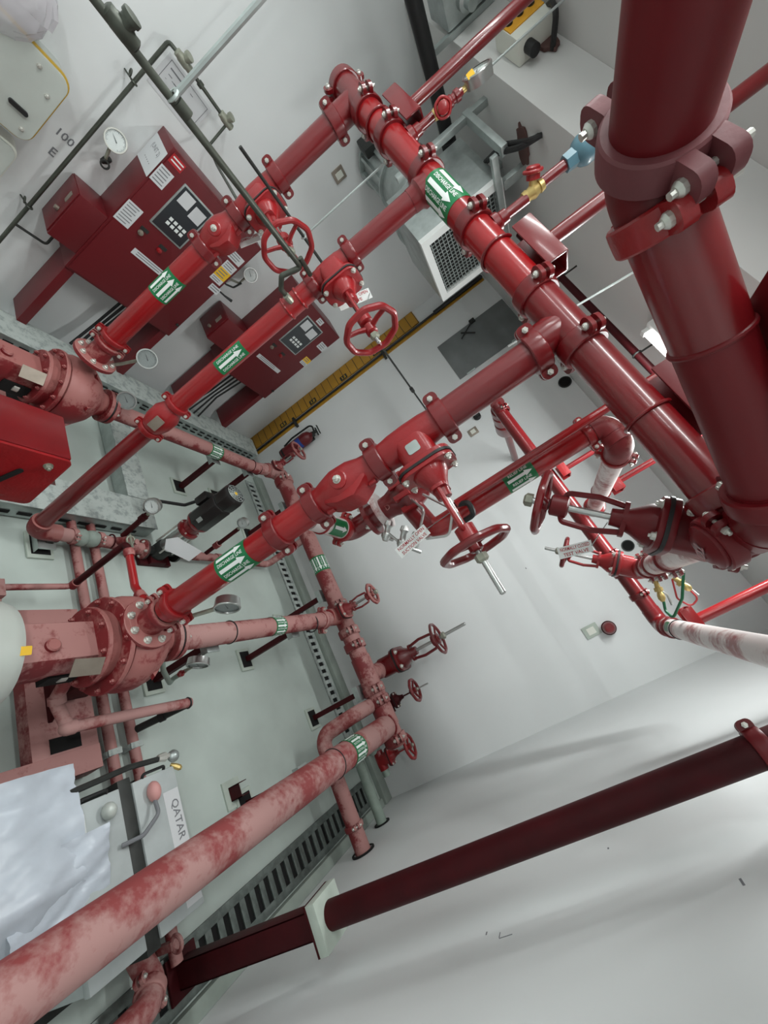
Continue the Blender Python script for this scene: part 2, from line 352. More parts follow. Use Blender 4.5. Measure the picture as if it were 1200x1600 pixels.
def gauge(name, label, c, n, up, R, group=None, stem=None, parent=None, case=None, cat='gauge', dial='dial'):
    """pressure gauge, dial facing n; stem = list of points to its tap"""
    c = V(c); n = V(n).normalized(); up = V(up); up = (up-n*up.dot(n)).normalized(); x = up.cross(n)
    t = thing(name, label, cat, c, group)
    b = MB(); b.lathe(c, n, [(-.032, R*.80), (-.030, R*.95), (.0, R), (.010, R*1.05), (.014, R*1.02), (.014, R*.90)], 28, cap=False); b.lathe(c, n, [(-.0325, .001), (-.032, R*.80)], 28, cap=False)
    part('case', b, case or M['stainless'], t)
    b = MB(); b.lathe(c, n, [(.005, .0005), (.005, R*.92)], 28, cap=False); part('dial', b, M[dial], t, 'dial face greyed by painted glass reflection' if dial != 'dial' else 'white dial face')
    q = MB(); f = flatmap(c, x, up, .0062)
    for i in range(28):
        a = math.radians(-45+270*i/27); l = .10 if i % 3 else .18; d0, d1 = R*.86, R*(.86-l)
        ca, sa = math.cos(a), math.sin(a); ww = R*.012
        q.add([f(ca*d0-sa*ww, sa*d0+ca*ww), f(ca*d0+sa*ww, sa*d0-ca*ww), f(ca*d1+sa*ww, sa*d1-ca*ww), f(ca*d1-sa*ww, sa*d1+ca*ww)], [(0, 1, 2, 3)])
    part('scale_marks', q, M['ink'], t)
    q = MB(); a = math.radians(150); ca, sa = math.cos(a), math.sin(a); f = flatmap(c, x, up, .0085)
    q.add([f(-sa*R*.05-ca*R*.2, ca*R*.05-sa*R*.2), f(sa*R*.05-ca*R*.2, -ca*R*.05-sa*R*.2), f(ca*R*.72, sa*R*.72)], [(0, 1, 2)]); part('needle', q, M['ink'], t)
    q = MB(); q.lathe(c, n, [(.011, .0005), (.011, R*.90)], 28, cap=False); part('glass', q, M['glass'], t)
    if stem:
        q = MB(); q.sweep(stem, .010, 10); part('stem', q, M['bronzel'], t)
    return t
def box_thing(name, label, cat, lo, hi, m, bevel=.003, group=None):
    b = MB().bb(lo, hi); c = [(a+d)/2 for a, d in zip(lo, hi)]; c[2] = lo[2]
    return solo(name, label, cat, b, m, c, group, bevel)
# ================================================================== SETTING
XA, XC, YF, YB = -3.63, 0.845, -2.6, 4.03
ZC, ZS, YS = 3.93, 3.61, 1.76
b = MB().bb((XA-.15, YF-.15, -.2), (XC+.15, YB+.15, 0)); struct('floor', b, M['floor'])
b = MB().bb((XA-.15, YF-.15, ZC), (XC+.15, YB+.15, ZC+.15)); struct('ceiling', b, M['ceil'])
wl = struct('wall_left', MB().bb((XA-.15, YF-.15, 0), (XA, YB+.15, ZC)), M['wall'])
wf = struct('wall_front', MB().bb((XA, YB, 0), (XC, YB+.15, ZC)), M['wall'])
wr_ = struct('wall_right', MB().bb((XC, YF-.15, 0), (XC+.15, YB+.15, ZC)), M['wall'])
struct('wall_back', MB().bb((XA, YF-.15, 0), (XC, YF, ZC)), M['wall'])
struct('trim_1', MB().bb((XA, YS, ZS), (XC, YB, ZC)), M['ceil'], None, .004)        # dropped soffit along the front wall
struct('trim_2', MB().bb((.775, -1.4, 0), (XC, 3.86, .05)), M['kerb'], None, .006)   # kerb beside the right hand drain
struct('trim_3', MB().bb((-3.0, 3.90, 0), (XC, YB, .05)), M['kerb'], None, .006)     # kerb below the front wall
# handwriting on the left wall
b = MB(); f = flatmap((XA+.002, 1.0, 1.42), (0, 1, 0), (0, 0, 1)); text_on(b, '100', .066, f); f = flatmap((XA+.002, 1.0, 1.30), (0, 1, 0), (0, 0, 1)); text_on(b, 'E', .072, f)
o = part('handwriting', b, M['grayink'], wl, 'handwritten black 100 and E on the white wall')
# grey access hatch on the front wall
h0, h1 = -2.99, -2.47
b = MB().bb((h0, YB-.012, 2.76), (h1, YB, 3.60)); dr = struct('door_1', b, M['hatch'], None, .003)
q = MB(); q.sweep([(h0+.05, YB-.03, 3.05), (h0+.16, YB-.03, 3.17)], .008, 8); q.sweep([(h0+.01, YB-.03, 3.22), (h0+.12, YB-.03, 3.02)], .007, 8); q.bb((h0-.02, YB-.03, 3.19), (h0+.03, YB, 3.25)); part('door_latch', q, M['dark'], dr)
q = MB()
for z in (2.9, 3.45): q.cyl((h1, YB-.016, z-.05), (h1, YB-.016, z+.05), .010, 8)
part('hinge', q, M['galv'], dr)
# ---- drain channels with slotted grates
def drain(name, label, lo, hi, along, n, gm='gratem'):
    t = thing(name, label, 'drain', ((lo[0]+hi[0])/2, (lo[1]+hi[1])/2, 0))
    part('channel', MB().bb((lo[0], lo[1], .001), (hi[0], hi[1], .003)), M['void'], t, 'dark sheet for the shade below the slots')  # flat dark sheet paints the shade of the sunken channel
    k = 'XY'.index(along); o_ = 1-k; w_ = hi[o_]-lo[o_]
    fr_ = MB()
    for s in (0, 1):
        l = list(lo[:2])+[.002]; h = list(hi[:2])+[.016]
        if s == 0: h[o_] = lo[o_]+w_*.20
        else: l[o_] = hi[o_]-w_*.20
        fr_.bb(l, h)
    part('frame_rail', fr_, M[gm], t, None, .002)
    step = (hi[k]-lo[k])/n; sz = [0, 0, .012]; sz[k] = step*.5; sz[o_] = w_*.64
    b = MB(); b.box((0, 0, 0), sz); me = mesh(b, M[gm], V((0, 0, 0)), .0025, 'bar')
    for i in range(n):
        o = bpy.data.objects.new('bar', me); COL.objects.link(o); o.parent = t
        p = [0, 0, .009]; p[k] = lo[k]+step*(i+.5)-t.location[k]; o.location = p
drain('drain_grate', 'long slotted floor drain grate running along the right wall', (.555, .9, 0), (.765, 3.80, 0), 'Y', 36)
drain('drain_grate', 'narrow slotted drain grate along the front wall below the suction header', (-2.9, 3.715, 0), (.50, 3.865, 0), 'X', 46, 'galvd')
# ---- left wall cable trunking on the floor (galvanised)
def trunking(name, label, lo, hi, slots):
    t = thing(name, label, 'cable tray', ((lo[0]+hi[0])/2, (lo[1]+hi[1])/2, lo[2]))
    part('cover', MB().bb((lo[0], lo[1], hi[2]-.008), (hi[0], hi[1], hi[2])), M['galvd'], t, 'white dusty top cover', .002)
    part('tray_body', MB().bb((lo[0]+.01, lo[1]+.004, lo[2]), (hi[0]-.01, hi[1]-.004, hi[2]-.008)), M['galv'], t, None, .002)
    q = MB()
    for a_, b_ in slots: q.bb(a_, b_)
    if q.v: part('side_slots', q, M['void'], t)['kind'] = 'stuff'
    return t
sl = []
for i in range(30):
    y = .95+i*.094
    sl.append(((-3.137, y, .165), (-3.1345, y+.06, .18))); sl.append(((-3.137, y, .205), (-3.1345, y+.06, .22)))
trunking('cable_trunking', 'long galvanised cable trunking on the floor below the red control cabinets', (-3.40, .6, .02), (-3.135, 3.80, .26), sl)
sl = [((-2.93+i*.09, 1.80, .10), (-2.88+i*.09, 1.803, .11)) for i in range(16)]
trunking('cable_trunking', 'dusty floor trunking crossing from the wall trunking towards the jockey pump', (-3.13, 1.95, .02), (-2.06, 2.13, .15), [])
sl = [((-1.798, .95+i*.11, .05), (-1.7945, 1.02+i*.11, .075)) for i in range(10)]
trunking('cable_trunking', 'dusty trunking ending beside the jockey pump pipe, behind the red steel box', (-2.055, .60, .02), (-1.79, 2.13, .15), sl)
# ---- wall batten lamp in view + the ones that light the room
def batten(name, label, c, L):
    t = thing(name, label, 'lamp', c); c = V(c)
    part('lamp_body', MB().bb(c+V((-L/2, -.05, .03)), c+V((L/2, .05, .085))), M['lampw'], t, None, .004)
    part('tube', MB().cyl(c+V((-L/2+.03, 0, .013)), c+V((L/2-.03, 0, .013)), .014, 12), M['tube'], t, 'glowing white tube')
    for s in (-1, 1): part('lamp_holder', MB().bb(c+V((s*(L/2-.02)-.012, -.02, -.005)), c+V((s*(L/2-.02)+.012, .02, .032))), M['lampw'], t)
batten('batten_lamp', 'white fluorescent batten lamp on the soffit behind the large grey-red pipe', (-.42, 2.40, ZS-.085), 1.25)
for i, (p_, L_, e_) in enumerate(LAMPS):
    batten('batten_lamp', ['white batten lamp on the ceiling left of the discharge header', 'white batten lamp on the ceiling right of the first one over the header', 'white batten lamp on the ceiling at the back left', 'white batten lamp on the ceiling at the back right'][i], (p_[0], p_[1], ZC-.085), L_)

# ================================================================== DISCHARGE RISERS AND HEADER
X1, X2, X3, YR, ZH, RH = -2.405, -1.642, -.718, 1.31, 2.852, .061
R1, R2, R3 = .0575, .0455, .0575
UPZ = (0, 0, 1)
def flange_mb(b, c, ax, r, R, t_, n=28): b.lathe(c, ax, [(0, r), (0, R-.003), (.003, R), (t_-.003, R), (t_, R-.003), (t_, r)], n)
# riser 1
t = thing('discharge_pipe', 'leftmost red riser with a green sticker, standing on the far left pump flange', 'pipe', (X1, YR, .90))
part('pipe_wall', pipe_mb((X1, YR, .95), (X1, YR, 1.83), R1), M['red'], t); 
u1 = thing('discharge_pipe', 'deep red pipe between the leftmost handwheel valve and the left end of the header', 'pipe', (X1, YR, 2.34))
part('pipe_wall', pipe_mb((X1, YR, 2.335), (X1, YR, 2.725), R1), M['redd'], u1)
b = MB(); flange_mb(b, (X1, YR, .872), UPZ, .03, .118, .026); b.lathe((X1, YR, .898), UPZ, [(0, .062), (.05, .060), (.075, .058)], 28); b.cyl((X1, YR, .95), (X1, YR, 1.02), .055)
fl = part('flange', b, M['drl'], t)
for i in range(8):
    a = math.pi*(i+.5)/4; bolt(fl, (X1+.09*math.cos(a), YR+.09*math.sin(a), .898), UPZ, .013)
for z in (1.00, 1.055): coupling(t, (X1, YR, z), UPZ, R1, None, M['drl'] if z < 1.03 else M['redc'], .032)
coupling(t, (X1, YR, 1.815), UPZ, R1, None, M['redd']); coupling(u1, (X1, YR, 2.715), UPZ, R1, None, M['redd'])
sticker(t, (X1, YR, 1.52), UPZ, R1, .165, toward((X1, YR, 1.52), UPZ), 'DISCHARGE LINE', 1.5, .052)
# riser 2
t = thing('discharge_pipe', 'lowest dark piece of the slim middle riser, rising from an elbow on the floor', 'pipe', (X2, YR, .13))
part('pipe_wall', pipe_mb((X2, YR, .18), (X2, YR, 1.14), R2*.96), M['redd'], t); 
lo2 = t
t = thing('discharge_pipe', 'slim red riser with one green sticker between the small check valve and its handwheel valve', 'pipe', (X2, YR, 1.29))
part('pipe_wall', pipe_mb((X2, YR, 1.29), (X2, YR, 2.25), R2), M['red'], t)
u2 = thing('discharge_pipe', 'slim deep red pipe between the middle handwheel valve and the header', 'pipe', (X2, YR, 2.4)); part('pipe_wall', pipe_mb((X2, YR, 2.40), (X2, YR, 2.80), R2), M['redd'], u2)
b = MB(); b.sweep(fillet([(X2, YR, .22), (X2, YR, .13), (X2, YR+.13, .13)], .06, 6), .052, 18); b.cyl((X2, YR, .205), (X2, YR, .225), .056); part('elbow', b, M['drl'], lo2)
coupling(t, (X2, YR, 2.215), UPZ, R2, None, M['redd']); coupling(u2, (X2, YR, 2.425), UPZ, R2, None, M['redd'])
b = MB(); b.ring((X2, YR, 2.06), UPZ, R2+.001, .006, 28, 8); b.ring((X2, YR, 2.135), UPZ, R2+.001, .006, 28, 8); b.cyl((X2, YR, 2.06), (X2, YR, 2.135), R2+.002); part('tapped_fitting', b, M['red'], t)
sticker(t, (X2, YR, 1.71), UPZ, R2, .17, toward((X2, YR, 1.71), UPZ), 'DISCHARGE LINE', .85, .044)
# riser 3
t = thing('discharge_pipe', 'nearest bright red riser with a green sticker, standing on the front pump flange', 'pipe', (X3, YR, .80))
part('pipe_wall', pipe_mb((X3, YR, .93), (X3, YR, 1.60), R3), M['red'], t); part('pipe_wall', pipe_mb((X3, YR, 1.58), (X3, YR, 1.80), R3+.002), M['red'], t); 
u3 = thing('discharge_pipe', 'deep red pipe between the nearest handwheel valve and the header tee', 'pipe', (X3, YR, 2.34)); part('pipe_wall', pipe_mb((X3, YR, 2.34), (X3, YR, 2.735), R3), M['redd'], u3)
b = MB(); flange_mb(b, (X3, YR, .795), UPZ, .03, .118, .026); b.lathe((X3, YR, .821), UPZ, [(0, .062), (.04, .060), (.07, .058)], 28); fl = part('flange', b, M['drl'], t)
for i in range(8):
    a = math.pi*(i+.5)/4; bolt(fl, (X3+.09*math.cos(a), YR+.09*math.sin(a), .821), UPZ, .014)
coupling(t, (X3, YR, .905), UPZ, R3*.98, None, M['drl'], .032); coupling(t, (X3, YR, .985), UPZ, R3, None, M['redc'], .040)
coupling(t, (X3, YR, 1.585), UPZ, R3, None, M['redd']); coupling(t, (X3, YR, 1.785), UPZ, R3, None, M['redd']); coupling(u3, (X3, YR, 2.735), UPZ, R3, None, M['redd'])
sticker(t, (X3, YR, 1.37), UPZ, R3, .165, toward((X3, YR, 1.37), UPZ), 'DISCHARGE LINE', 1.5, .052)
# check valves on the risers
def check_valve(name, label, c, r, H, m, plug=True):
    c = V(c); t = thing(name, label, 'valve', c); e = toward(c, UPZ); x = e.cross(V(UPZ))
    b = MB(); b.lathe(c, UPZ, [(-H/2, r), (-H/2+.02, r), (-H*.30, r+.010), (-H*.1, r+.022), (H*.15, r+.018), (H*.32, r+.004), (H/2-.02, r), (H/2, r)], 28)
    body = part('body', b, m, t)
    d = (e*.66-x*.75).normalized(); q_ = d.cross(V(UPZ)).normalized()
    b = MB(); b.prism([(-H*.36, 0), (-H*.36, r*.98), (-H*.16, r*1.50), (H*.10, r*1.72), (H*.27, r*1.22), (H*.36, r*.90), (H*.36, 0)], c, (V(UPZ), d, q_ if V(UPZ).cross(d).dot(q_) > 0 else -q_), -r*.86, r*.86); part('clapper_dome', b, m, t, None, .016)
    if plug:
        d2 = (e*.88+x*.46).normalized(); b = MB(); b.lathe(c+V((0, 0, H*.0)), d2, [(0, r*.66), (r*1.30, r*.64), (r*1.37, r*.56)], 22); pl = part('plug_boss', b, m, t); bolt(pl, c+d2*r*1.37, d2, .0135)
    b = MB()
    for s in (-1, 1): b.prism(rrect(.03, .02, .006), c+d*r*1.0+V((0, 0, s*H*.36)), fr(UPZ, d), -.015, .015)
    part('lug', b, m, t)['kind'] = 'stuff'
    return t
cv3 = check_valve('check_valve', 'bright red check valve with a silver plug on the nearest riser', (X3, YR, 1.935), R3, .27, M['redc'])
cv1 = check_valve('check_valve', 'red check valve with a rounded dome on the leftmost riser', (X1, YR, 1.935), R1, .235, M['redc'])
coupling(cv1, (X1, YR, 2.065), UPZ, R1, None, M['redd']); coupling(cv3, (X3, YR, 2.085), UPZ, R3, None, M['redd']); coupling(u3, (X3, YR, 2.365), UPZ, R3, None, M['redd']); coupling(u1, (X1, YR, 2.345), UPZ, R1, None, M['redd'])
c = V((X2, YR, 1.215)); t = thing('check_valve', 'small red check valve with a dark name plate on the middle riser', 'valve', c); e = toward(c, UPZ); x = e.cross(V(UPZ))
b = MB(); b.lathe(c, UPZ, [(-.09, R2), (-.07, .055), (-.03, .066), (.03, .068), (.06, .056), (.09, R2)], 24); b.prism(rrect(.10, .115, .02), c+e*.02, (x, V(UPZ), -e if x.cross(V(UPZ)).dot(e) < 0 else e), 0, .062); part('body', b, M['redc'], t, None, .004)
q = MB(); q.prism(rrect(.046, .075, .004), c+e*.0845, (x, V(UPZ), e), 0, .003); part('name_plate', q, M['plate'], t, 'blank metal name plate')
coupling(t, c+V((0, 0, .105)), UPZ, R2, None, M['redc'], .032); coupling(t, c-V((0, 0, .10)), UPZ, R2*.97, None, M['redc'], .032)
# gate valves
gate_valve('gate_valve', 'rising stem gate valve with red handwheel on the nearest riser', (X3, YR, 2.228), UPZ, (1, 0, 0), R3, .24, 1., M['redc'], .112, .625, plate=True, mh=M['redd'])
gate_valve('gate_valve', 'gate valve with four-armed red handwheel on the slim middle riser', (X2, YR, 2.322), UPZ, (1, 0, 0), R2, .17, .86, M['redc'], .108, .56, wheel=.475)
gate_valve('gate_valve', 'gate valve with red handwheel on the leftmost riser, behind a thin brass line', (X1, YR, 2.205), UPZ, (1, 0, 0), R1, .24, 1., M['redc'], .118, .60, wheel=.45)
# ---- header
t = thing('discharge_header', 'long glossy dark red header pipe that collects the three risers near the ceiling', 'pipe', (-1.2, YR, ZH))
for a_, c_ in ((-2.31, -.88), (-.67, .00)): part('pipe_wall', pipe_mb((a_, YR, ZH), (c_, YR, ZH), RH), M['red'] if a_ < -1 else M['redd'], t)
b = MB(); b.cyl((-2.56, YR, ZH), (-2.27, YR, ZH), RH+.003); b.cyl((X1, YR, ZH), (X1, YR, ZH-.12), R1+.003); part('tee', b, M['redd'], t)
b = MB(); b.lathe((-2.585, YR, ZH), (1, 0, 0), [(0, .02), (.004, RH*.9), (.02, RH)], 28); part('end_cap', b, M['redd'], t)
b = MB(); b.cyl((-.91, YR, ZH), (-.64, YR, ZH), RH+.003); b.lathe((X3-.02, YR, ZH), (0, 0, -1), [(0, R3+.003), (.05, R3+.006), (.12, R3+.003)], 28); part('tee', b, M['redd'], t)
FB = V((0, -.86, .36))
for x in (-2.555,): coupling(t, (x, YR, ZH), (1, 0, 0), RH, (0, .3, .95), M['redd'])
for x in (-2.285, -2.036, -1.70, -1.317, -.905, -.645, -.045): coupling(t, (x, YR, ZH), (1, 0, 0), RH, FB, M['redd'])
b = MB(); b.lathe((X2, YR, ZH), (0, 0, -1), [(.02, .060), (RH+.004, .060), (RH+.014, .052), (RH+.02, R2+.004), (RH+.05, R2+.002)], 24); part('outlet_saddle', b, M['redd'], t)
sticker(t, (-1.515, YR, ZH), (1, 0, 0), RH, .205, toward((-1.515, YR, ZH), (1, 0, 0)), 'DISCHARGE LINE', 1.45, .058)
for x in (-2.150, -1.144, -.332):
    b = MB(); b.sweep([V((x, YR, ZH))+V((0, math.cos(a), math.sin(a)))*(RH+.005) for a in [math.radians(-220+q*260/24-20) for q in range(25)]], .0055, 8); part('hanger_ring', b, M['redd'], t)
# hanger posts of the header
def hanger(label, x, y, zb, ztop, r, L, h=.070, group=None, m='redd', ax='X', dy=.0):
    t = thing('pipe_hanger', label, 'pipe support', (x, y, zb))
    b = MB(); s = (L, .09, .008) if ax == 'X' else (.09, L, .008)
    b.box((x, y, zb+h), s); s2 = (L, .008, h) if ax == 'X' else (.008, L, h)
    off = V((0, .045, 0)) if ax == 'X' else V((.045, 0, 0))
    b.box(V((x, y, zb+h/2))-off, s2); b.box(V((x, y, zb+h/2))+off, s2); part('channel', b, M[m], t, None, .002)
    part('post', MB().cyl((x, y, zb+h), (x, y, ztop), r, 16), M['redd'] if m != 'red' else M['red'], t)
    return t
hanger('red post hanger with channel bracket over the left end of the header', -2.10, YR, 2.925, ZC, .026, .24)
hanger('red post hanger with channel bracket over the middle of the header', -1.05, YR, 2.925, ZC, .026, .22)
hanger('red post hanger with channel bracket over the right end of the header', -.325, YR, 2.925, ZC, .026, .22, m='maroon')
# gauge branch and air vent branch on the header
def small_branch(label, x, z0, z1, r, m='redd'):
    t = thing('branch_pipe', label, 'pipe', (x, YR, z0)); part('pipe_wall', pipe_mb((x, YR, z0), (x, YR, z1), r, 16), M[m], t)
    b = MB(); b.lathe((x, YR, z0-.01), UPZ, [(0, r*2.0), (.022, r*1.9), (.03, r*1.45), (.055, r*1.35)], 20); part('outlet', b, M[m], t); return t
small_branch('thin glossy red branch pipe carrying the gauge at the left of the header', -1.948, 2.915, 3.04, .019)
def small_valve(name, label, c, ax, wd, L, r, wr, cat='valve'):
    c = V(c); t = thing(name, label, cat, c); b = MB(); a = V(ax); b.lathe(c, a, [(-L/2, r), (-L*.3, r*1.15), (-L*.28, r*.9), (0, r*1.3), (L*.28, r*.9), (L*.3, r*1.15), (L/2, r)], 14)
    b.lathe(c, wd, [(0, r*.8), (r*2, r*.7), (r*2.3, r*.45), (r*3.2, r*.35)], 12); part('body', b, M['brass'], t)
    handwheel('handwheel', t, c+V(wd).normalized()*r*3.0, wd, wr, M['redc'], 4, .006, 5)
    q = MB(); q.lathe(c+V(wd).normalized()*r*3.2, wd, [(0, wr*.45), (.003, wr*.42)], 14); part('disc', q, M['blue'], t, 'small blue and white wheel disc'); return t
small_valve('gate_valve', 'small brass valve with tiny red wheel on the gauge branch', (-1.945, YR, 3.065), UPZ, (.75, -.5, -.1), .075, .02, .032)
t = thing('branch_pipe', 'short red threaded coupling between the small brass valve and the large gauge', 'pipe', (-1.942, YR, 3.10)); part('union', MB().lathe((-1.942, YR, 3.095), UPZ, [(0, .018), (.005, .024), (.02, .024), (.025, .019), (.035, .019), (.04, .024), (.058, .024), (.062, .016), (.075, .014)], 16), M['redd'], t)
part('nipple', MB().cyl((-1.94, YR, 3.165), (-1.94, YR, 3.19), .012, 12), M['brass'], t, 'yellow brass nipple')
gauge('pressure_gauge', 'large chrome gauge with a yellow tag seen from below on top of the header', (-1.94, YR-.012, 3.245), (-.38, -.92, .05), (0, 0, 1), .062)
q = MB(); q.prism(rrect(.03, .022, .002), (-1.915, YR-.045, 3.205), fr((.5, -.8, -.2)), 0, .002); part('tag', q, M['yellow'], bpy.data.objects['pressure_gauge'])
small_branch('thin glossy red branch pipe carrying the air vent in the middle of the header', -1.262, 2.915, 3.045, .019)
small_valve('gate_valve', 'small brass valve with red wheel below the blue air vent', (-1.270, YR, 3.075), UPZ, (-.45, -.85, .35), .08, .02, .030)
t = thing('branch_pipe', 'short glossy red pipe between small brass valve and blue air vent', 'pipe', (-1.275, YR, 3.11)); part('pipe_wall', pipe_mb((-1.275, YR, 3.11), (-1.275, YR, 3.215), .019, 16), M['redd'], t)
t = thing('air_vent', 'blue teal automatic air vent with hexagon base on a red branch pipe', 'valve', (-1.275, YR, 3.21))
part('hexagon_base', MB().lathe((-1.275, YR, 3.205), UPZ, [(0, .030), (.035, .032), (.04, .028)], 6), M['blueg'], t, 'pale blue hexagon nut')
part('body', MB().lathe((-1.275, YR, 3.24), UPZ, [(0, .026), (.012, .042), (.03, .050), (.125, .050), (.14, .040)], 24), M['blueg'], t); part('cap', MB().lathe((-1.275, YR, 3.375), UPZ, [(0, .040), (.02, .040), (.03, .03), (.045, .028)], 20), M['dark'], t, 'dark cap')
# ---- big near pipe: along Y, 45 degrees, back to Y into the cross at the end of the header
RB = .0675; D45 = V((.755, .655, 0)).normalized()
t = thing('test_main_pipe', 'very large dark red pipe in the foreground at the upper right, with two grooved couplings', 'pipe', (-.51, .4, ZH))
P0 = V((-.512, .665, ZH)); PA = P0-V((0, .06, 0)); PB = P0+D45*.05; PE = V((-.005, 1.105, ZH))
part('pipe_wall', pipe_mb((-.512, -1.2, ZH), PA, RB, 48), M['maroon'], t)
b = MB(); b.sweep(fillet([PA-V((0, .02, 0)), P0, PB+D45*.02], .06, 6), RB, 48); part('elbow', b, M['maroon'], t)
part('pipe_wall', pipe_mb(PB, P0+D45*.30, RB*.985, 48), M['redd'], t); part('pipe_wall', pipe_mb(P0+D45*.30, PE+D45*.0, RB*.985, 48), M['maroon'], t)
b = MB(); b.ring(P0+D45*.30, D45, RB*.985, .0055, 48, 8); part('weld_bead', b, M['maroon'], t)
coupling(t, PA-V((0, .005, 0)), (0, 1, 0), RB, (1, 0, .05), M['primer'], .058, n=48, lug=1.35); coupling(t, PB+D45*.012, D45, RB, (.655, -.755, -.12), M['redc'], .052, n=48, lug=1.3)
b = MB(); b.sweep(fillet([PE-D45*.02, PE+D45*.075, PE+D45*.075+V((0, .14, 0))], .06, 6), RB*1.02, 40); part('elbow', b, M['maroon'], t)
coupling(t, PE+D45*.01, D45, RB, (.655, -.755, 0), M['maroon'], .05, n=48)
JX = (PE+D45*.075).x; J = V((JX, YR, ZH))
t = thing('pipe_cross', 'maroon cross fitting with a capped lower outlet where the header meets the large pipe', 'pipe fitting', J)
b = MB(); b.cyl(J-V((.11, 0, 0)), J+V((.0, 0, 0)), RH+.004, 32); b.cyl(J-V((0, .10, 0)), J+V((0, .12, 0)), RB+.004, 32); b.cyl(J, J-V((0, 0, .10)), RH+.004, 32); b.ball(J, RB+.006, 24); part('body', b, M['maroon'], t)
b = MB(); b.lathe(J-V((0, 0, .095)), (0, 0, -1), [(0, RH+.003), (.012, RH+.002), (.018, RH-.012), (.026, RH-.02), (.030, .02), (.030, .001)], 36); cp = part('end_cap', b, M['maroon'], t)
b = MB(); f = flatmap(J-V((0, 0, .126)), (.55, .83, 0), (.83, -.55, 0), .0015); text_on(b, 'TO', .05, lambda x, y: f(x, y)); part('lettering', b, M['redc'], cp, 'raised letters on the cap')['kind'] = 'stuff'
coupling(t, J-V((0, 0, .075)), (0, 0, -1), RH, (-.5, -.86, 0), M['maroon'], .045, n=36); coupling(t, J+V((0, .105, 0)), (0, 1, 0), RB*.95, (.7, 0, -.7), M['maroon'], .045, n=36)
gate_valve('gate_valve', 'large dark maroon gate valve tilted to lower left at the right end of the header', J+V((0, .20, -.01)), (0, 1, 0), (-.725, 0, -.69), .06, .24, 1.12, M['maroon'], .105, .50, wheel=.455, mh=M['redd'])
# test line behind the valve
JY = J.y+.31
t = thing('test_line_pipe', 'short pale pink pipe with green marker between the two tilted gate valves', 'pipe', (JX, 1.9, ZH-.02))
part('pipe_wall', pipe_mb((JX, JY, ZH-.015), (JX, 2.50, ZH-.05), .047), M['pale'], t)
coupling(t, (JX, 2.06, ZH-.03), (0, 1, 0), .047, None, M['redd'], .035); coupling(t, (JX, 2.30, ZH-.04), (0, 1, 0), .047, None, M['redd']); coupling(t, (JX, 2.43, ZH-.045), (0, 1, 0), .047, None, M['redd'])
b = MB(); f = cylmap((JX, 2.19, ZH-.033), (0, 1, 0), (-.6, -.2, -.8), .0482); n = 10
vs = []; fs = []
for i in range(n+1):
    for u in (-.045, .045): vs.append(f(u, (-.03+.06*i/n)))
for i in range(n): fs.append((2*i, 2*i+1, 2*i+3, 2*i+2))
b.add(vs, fs); part('sticker', b, M['green'], t, 'small faded green sticker')
gate_valve('gate_valve', 'small red gate valve tilted to lower left behind the large maroon one', (JX-.005, 2.60, ZH-.05), (0, 1, 0), (-.70, 0, -.71), .047, .20, .92, M['redc'], .080, .54, wheel=.42, mh=M['redd'])
# ================================================================== LOW SUCTION HEADER AND SUCTION LINES
YH, ZL, RL = 3.40, .64, .078
XAX, YAX = (1, 0, 0), (0, 1, 0)
t = thing('suction_header', 'long dusty red header pipe low along the front wall, with a green arrow band', 'pipe', (-1, YH, ZL))
part('pipe_wall', pipe_mb((-2.36, YH, ZL), (.36, YH, ZL), RL), M['drr'], t)
sticker(t, (-1.30, YH, ZL), XAX, RL, .16, toward((-1.3, YH, ZL), XAX), 'SUCTION LINE', 2.2, .052)
for x in (-2.33, -.86, -.60, -.47, -.07, .03): coupling(t, (x, YH, ZL), XAX, RL, (0, -.75, .65), M['drr'])
b = MB(); b.lathe((.355, YH, ZL), XAX, [(0, RL), (.03, RL), (.045, RL*.8), (.05, .002)], 28); part('end_cap', b, M['drl'], t); coupling(t, (.345, YH, ZL), XAX, RL, (0, -.75, .65), M['drr'])
b = MB(); b.cyl((-.20, YH, ZL), (-.20, YH+.30, ZL+.01), RL*.95); b.ring((-.20, YH+.10, ZL), YAX, RL*.95, .008, 28, 8); part('branch_stub', b, M['drr'], t)
b = MB(); b.cyl((-.36, YH, ZL), (.24, YH, ZL), RL+.008); part('tee_sleeve', b, M['drr'], t)
t = thing('pipe_elbow', 'dusty pale red elbow at the far left end of the low suction header', 'pipe fitting', (-2.5, YH, ZL))
b = MB(); b.sweep(fillet([(-2.36, YH, ZL), (-2.47, YH, ZL-.02), (-2.47, YH-.14, ZL-.05)], .08, 5), RL, 24); part('body', b, M['drp'], t)
# suction line of pump 3, pump 1
SX, SZ = -.725, .605
t = thing('suction_pipe', 'dusty pink suction pipe running from the front pump to the low header', 'pipe', (SX, 2.3, SZ))
part('pipe_wall', pipe_mb((SX+.01, 1.60, SZ), (SX, 2.02, SZ), .066), M['drp'], t); part('pipe_wall', pipe_mb((SX, 2.02, SZ), (SX-.02, 3.02, SZ+.02), .064), M['drr'], t); part('pipe_wall', pipe_mb((SX-.02, 3.0, SZ+.02), (SX-.03, 3.32, ZL), .064), M['drp'], t)
for y, z in ((2.00, SZ), (2.88, SZ+.017)): part('rubber_strap', MB().ring((SX-.0002, y, z), YAX, .067, .0045, 30, 8), M['black'], t, 'black strap ring')
sticker(t, (SX-.0084, 2.44, SZ+.0084), YAX, .0648, .12, toward((SX, 2.44, SZ), YAX), 'SUCTION LINE', 2.2, .042)
coupling(t, (SX-.02, 3.06, SZ+.02), YAX, .064, None, M['drr'])
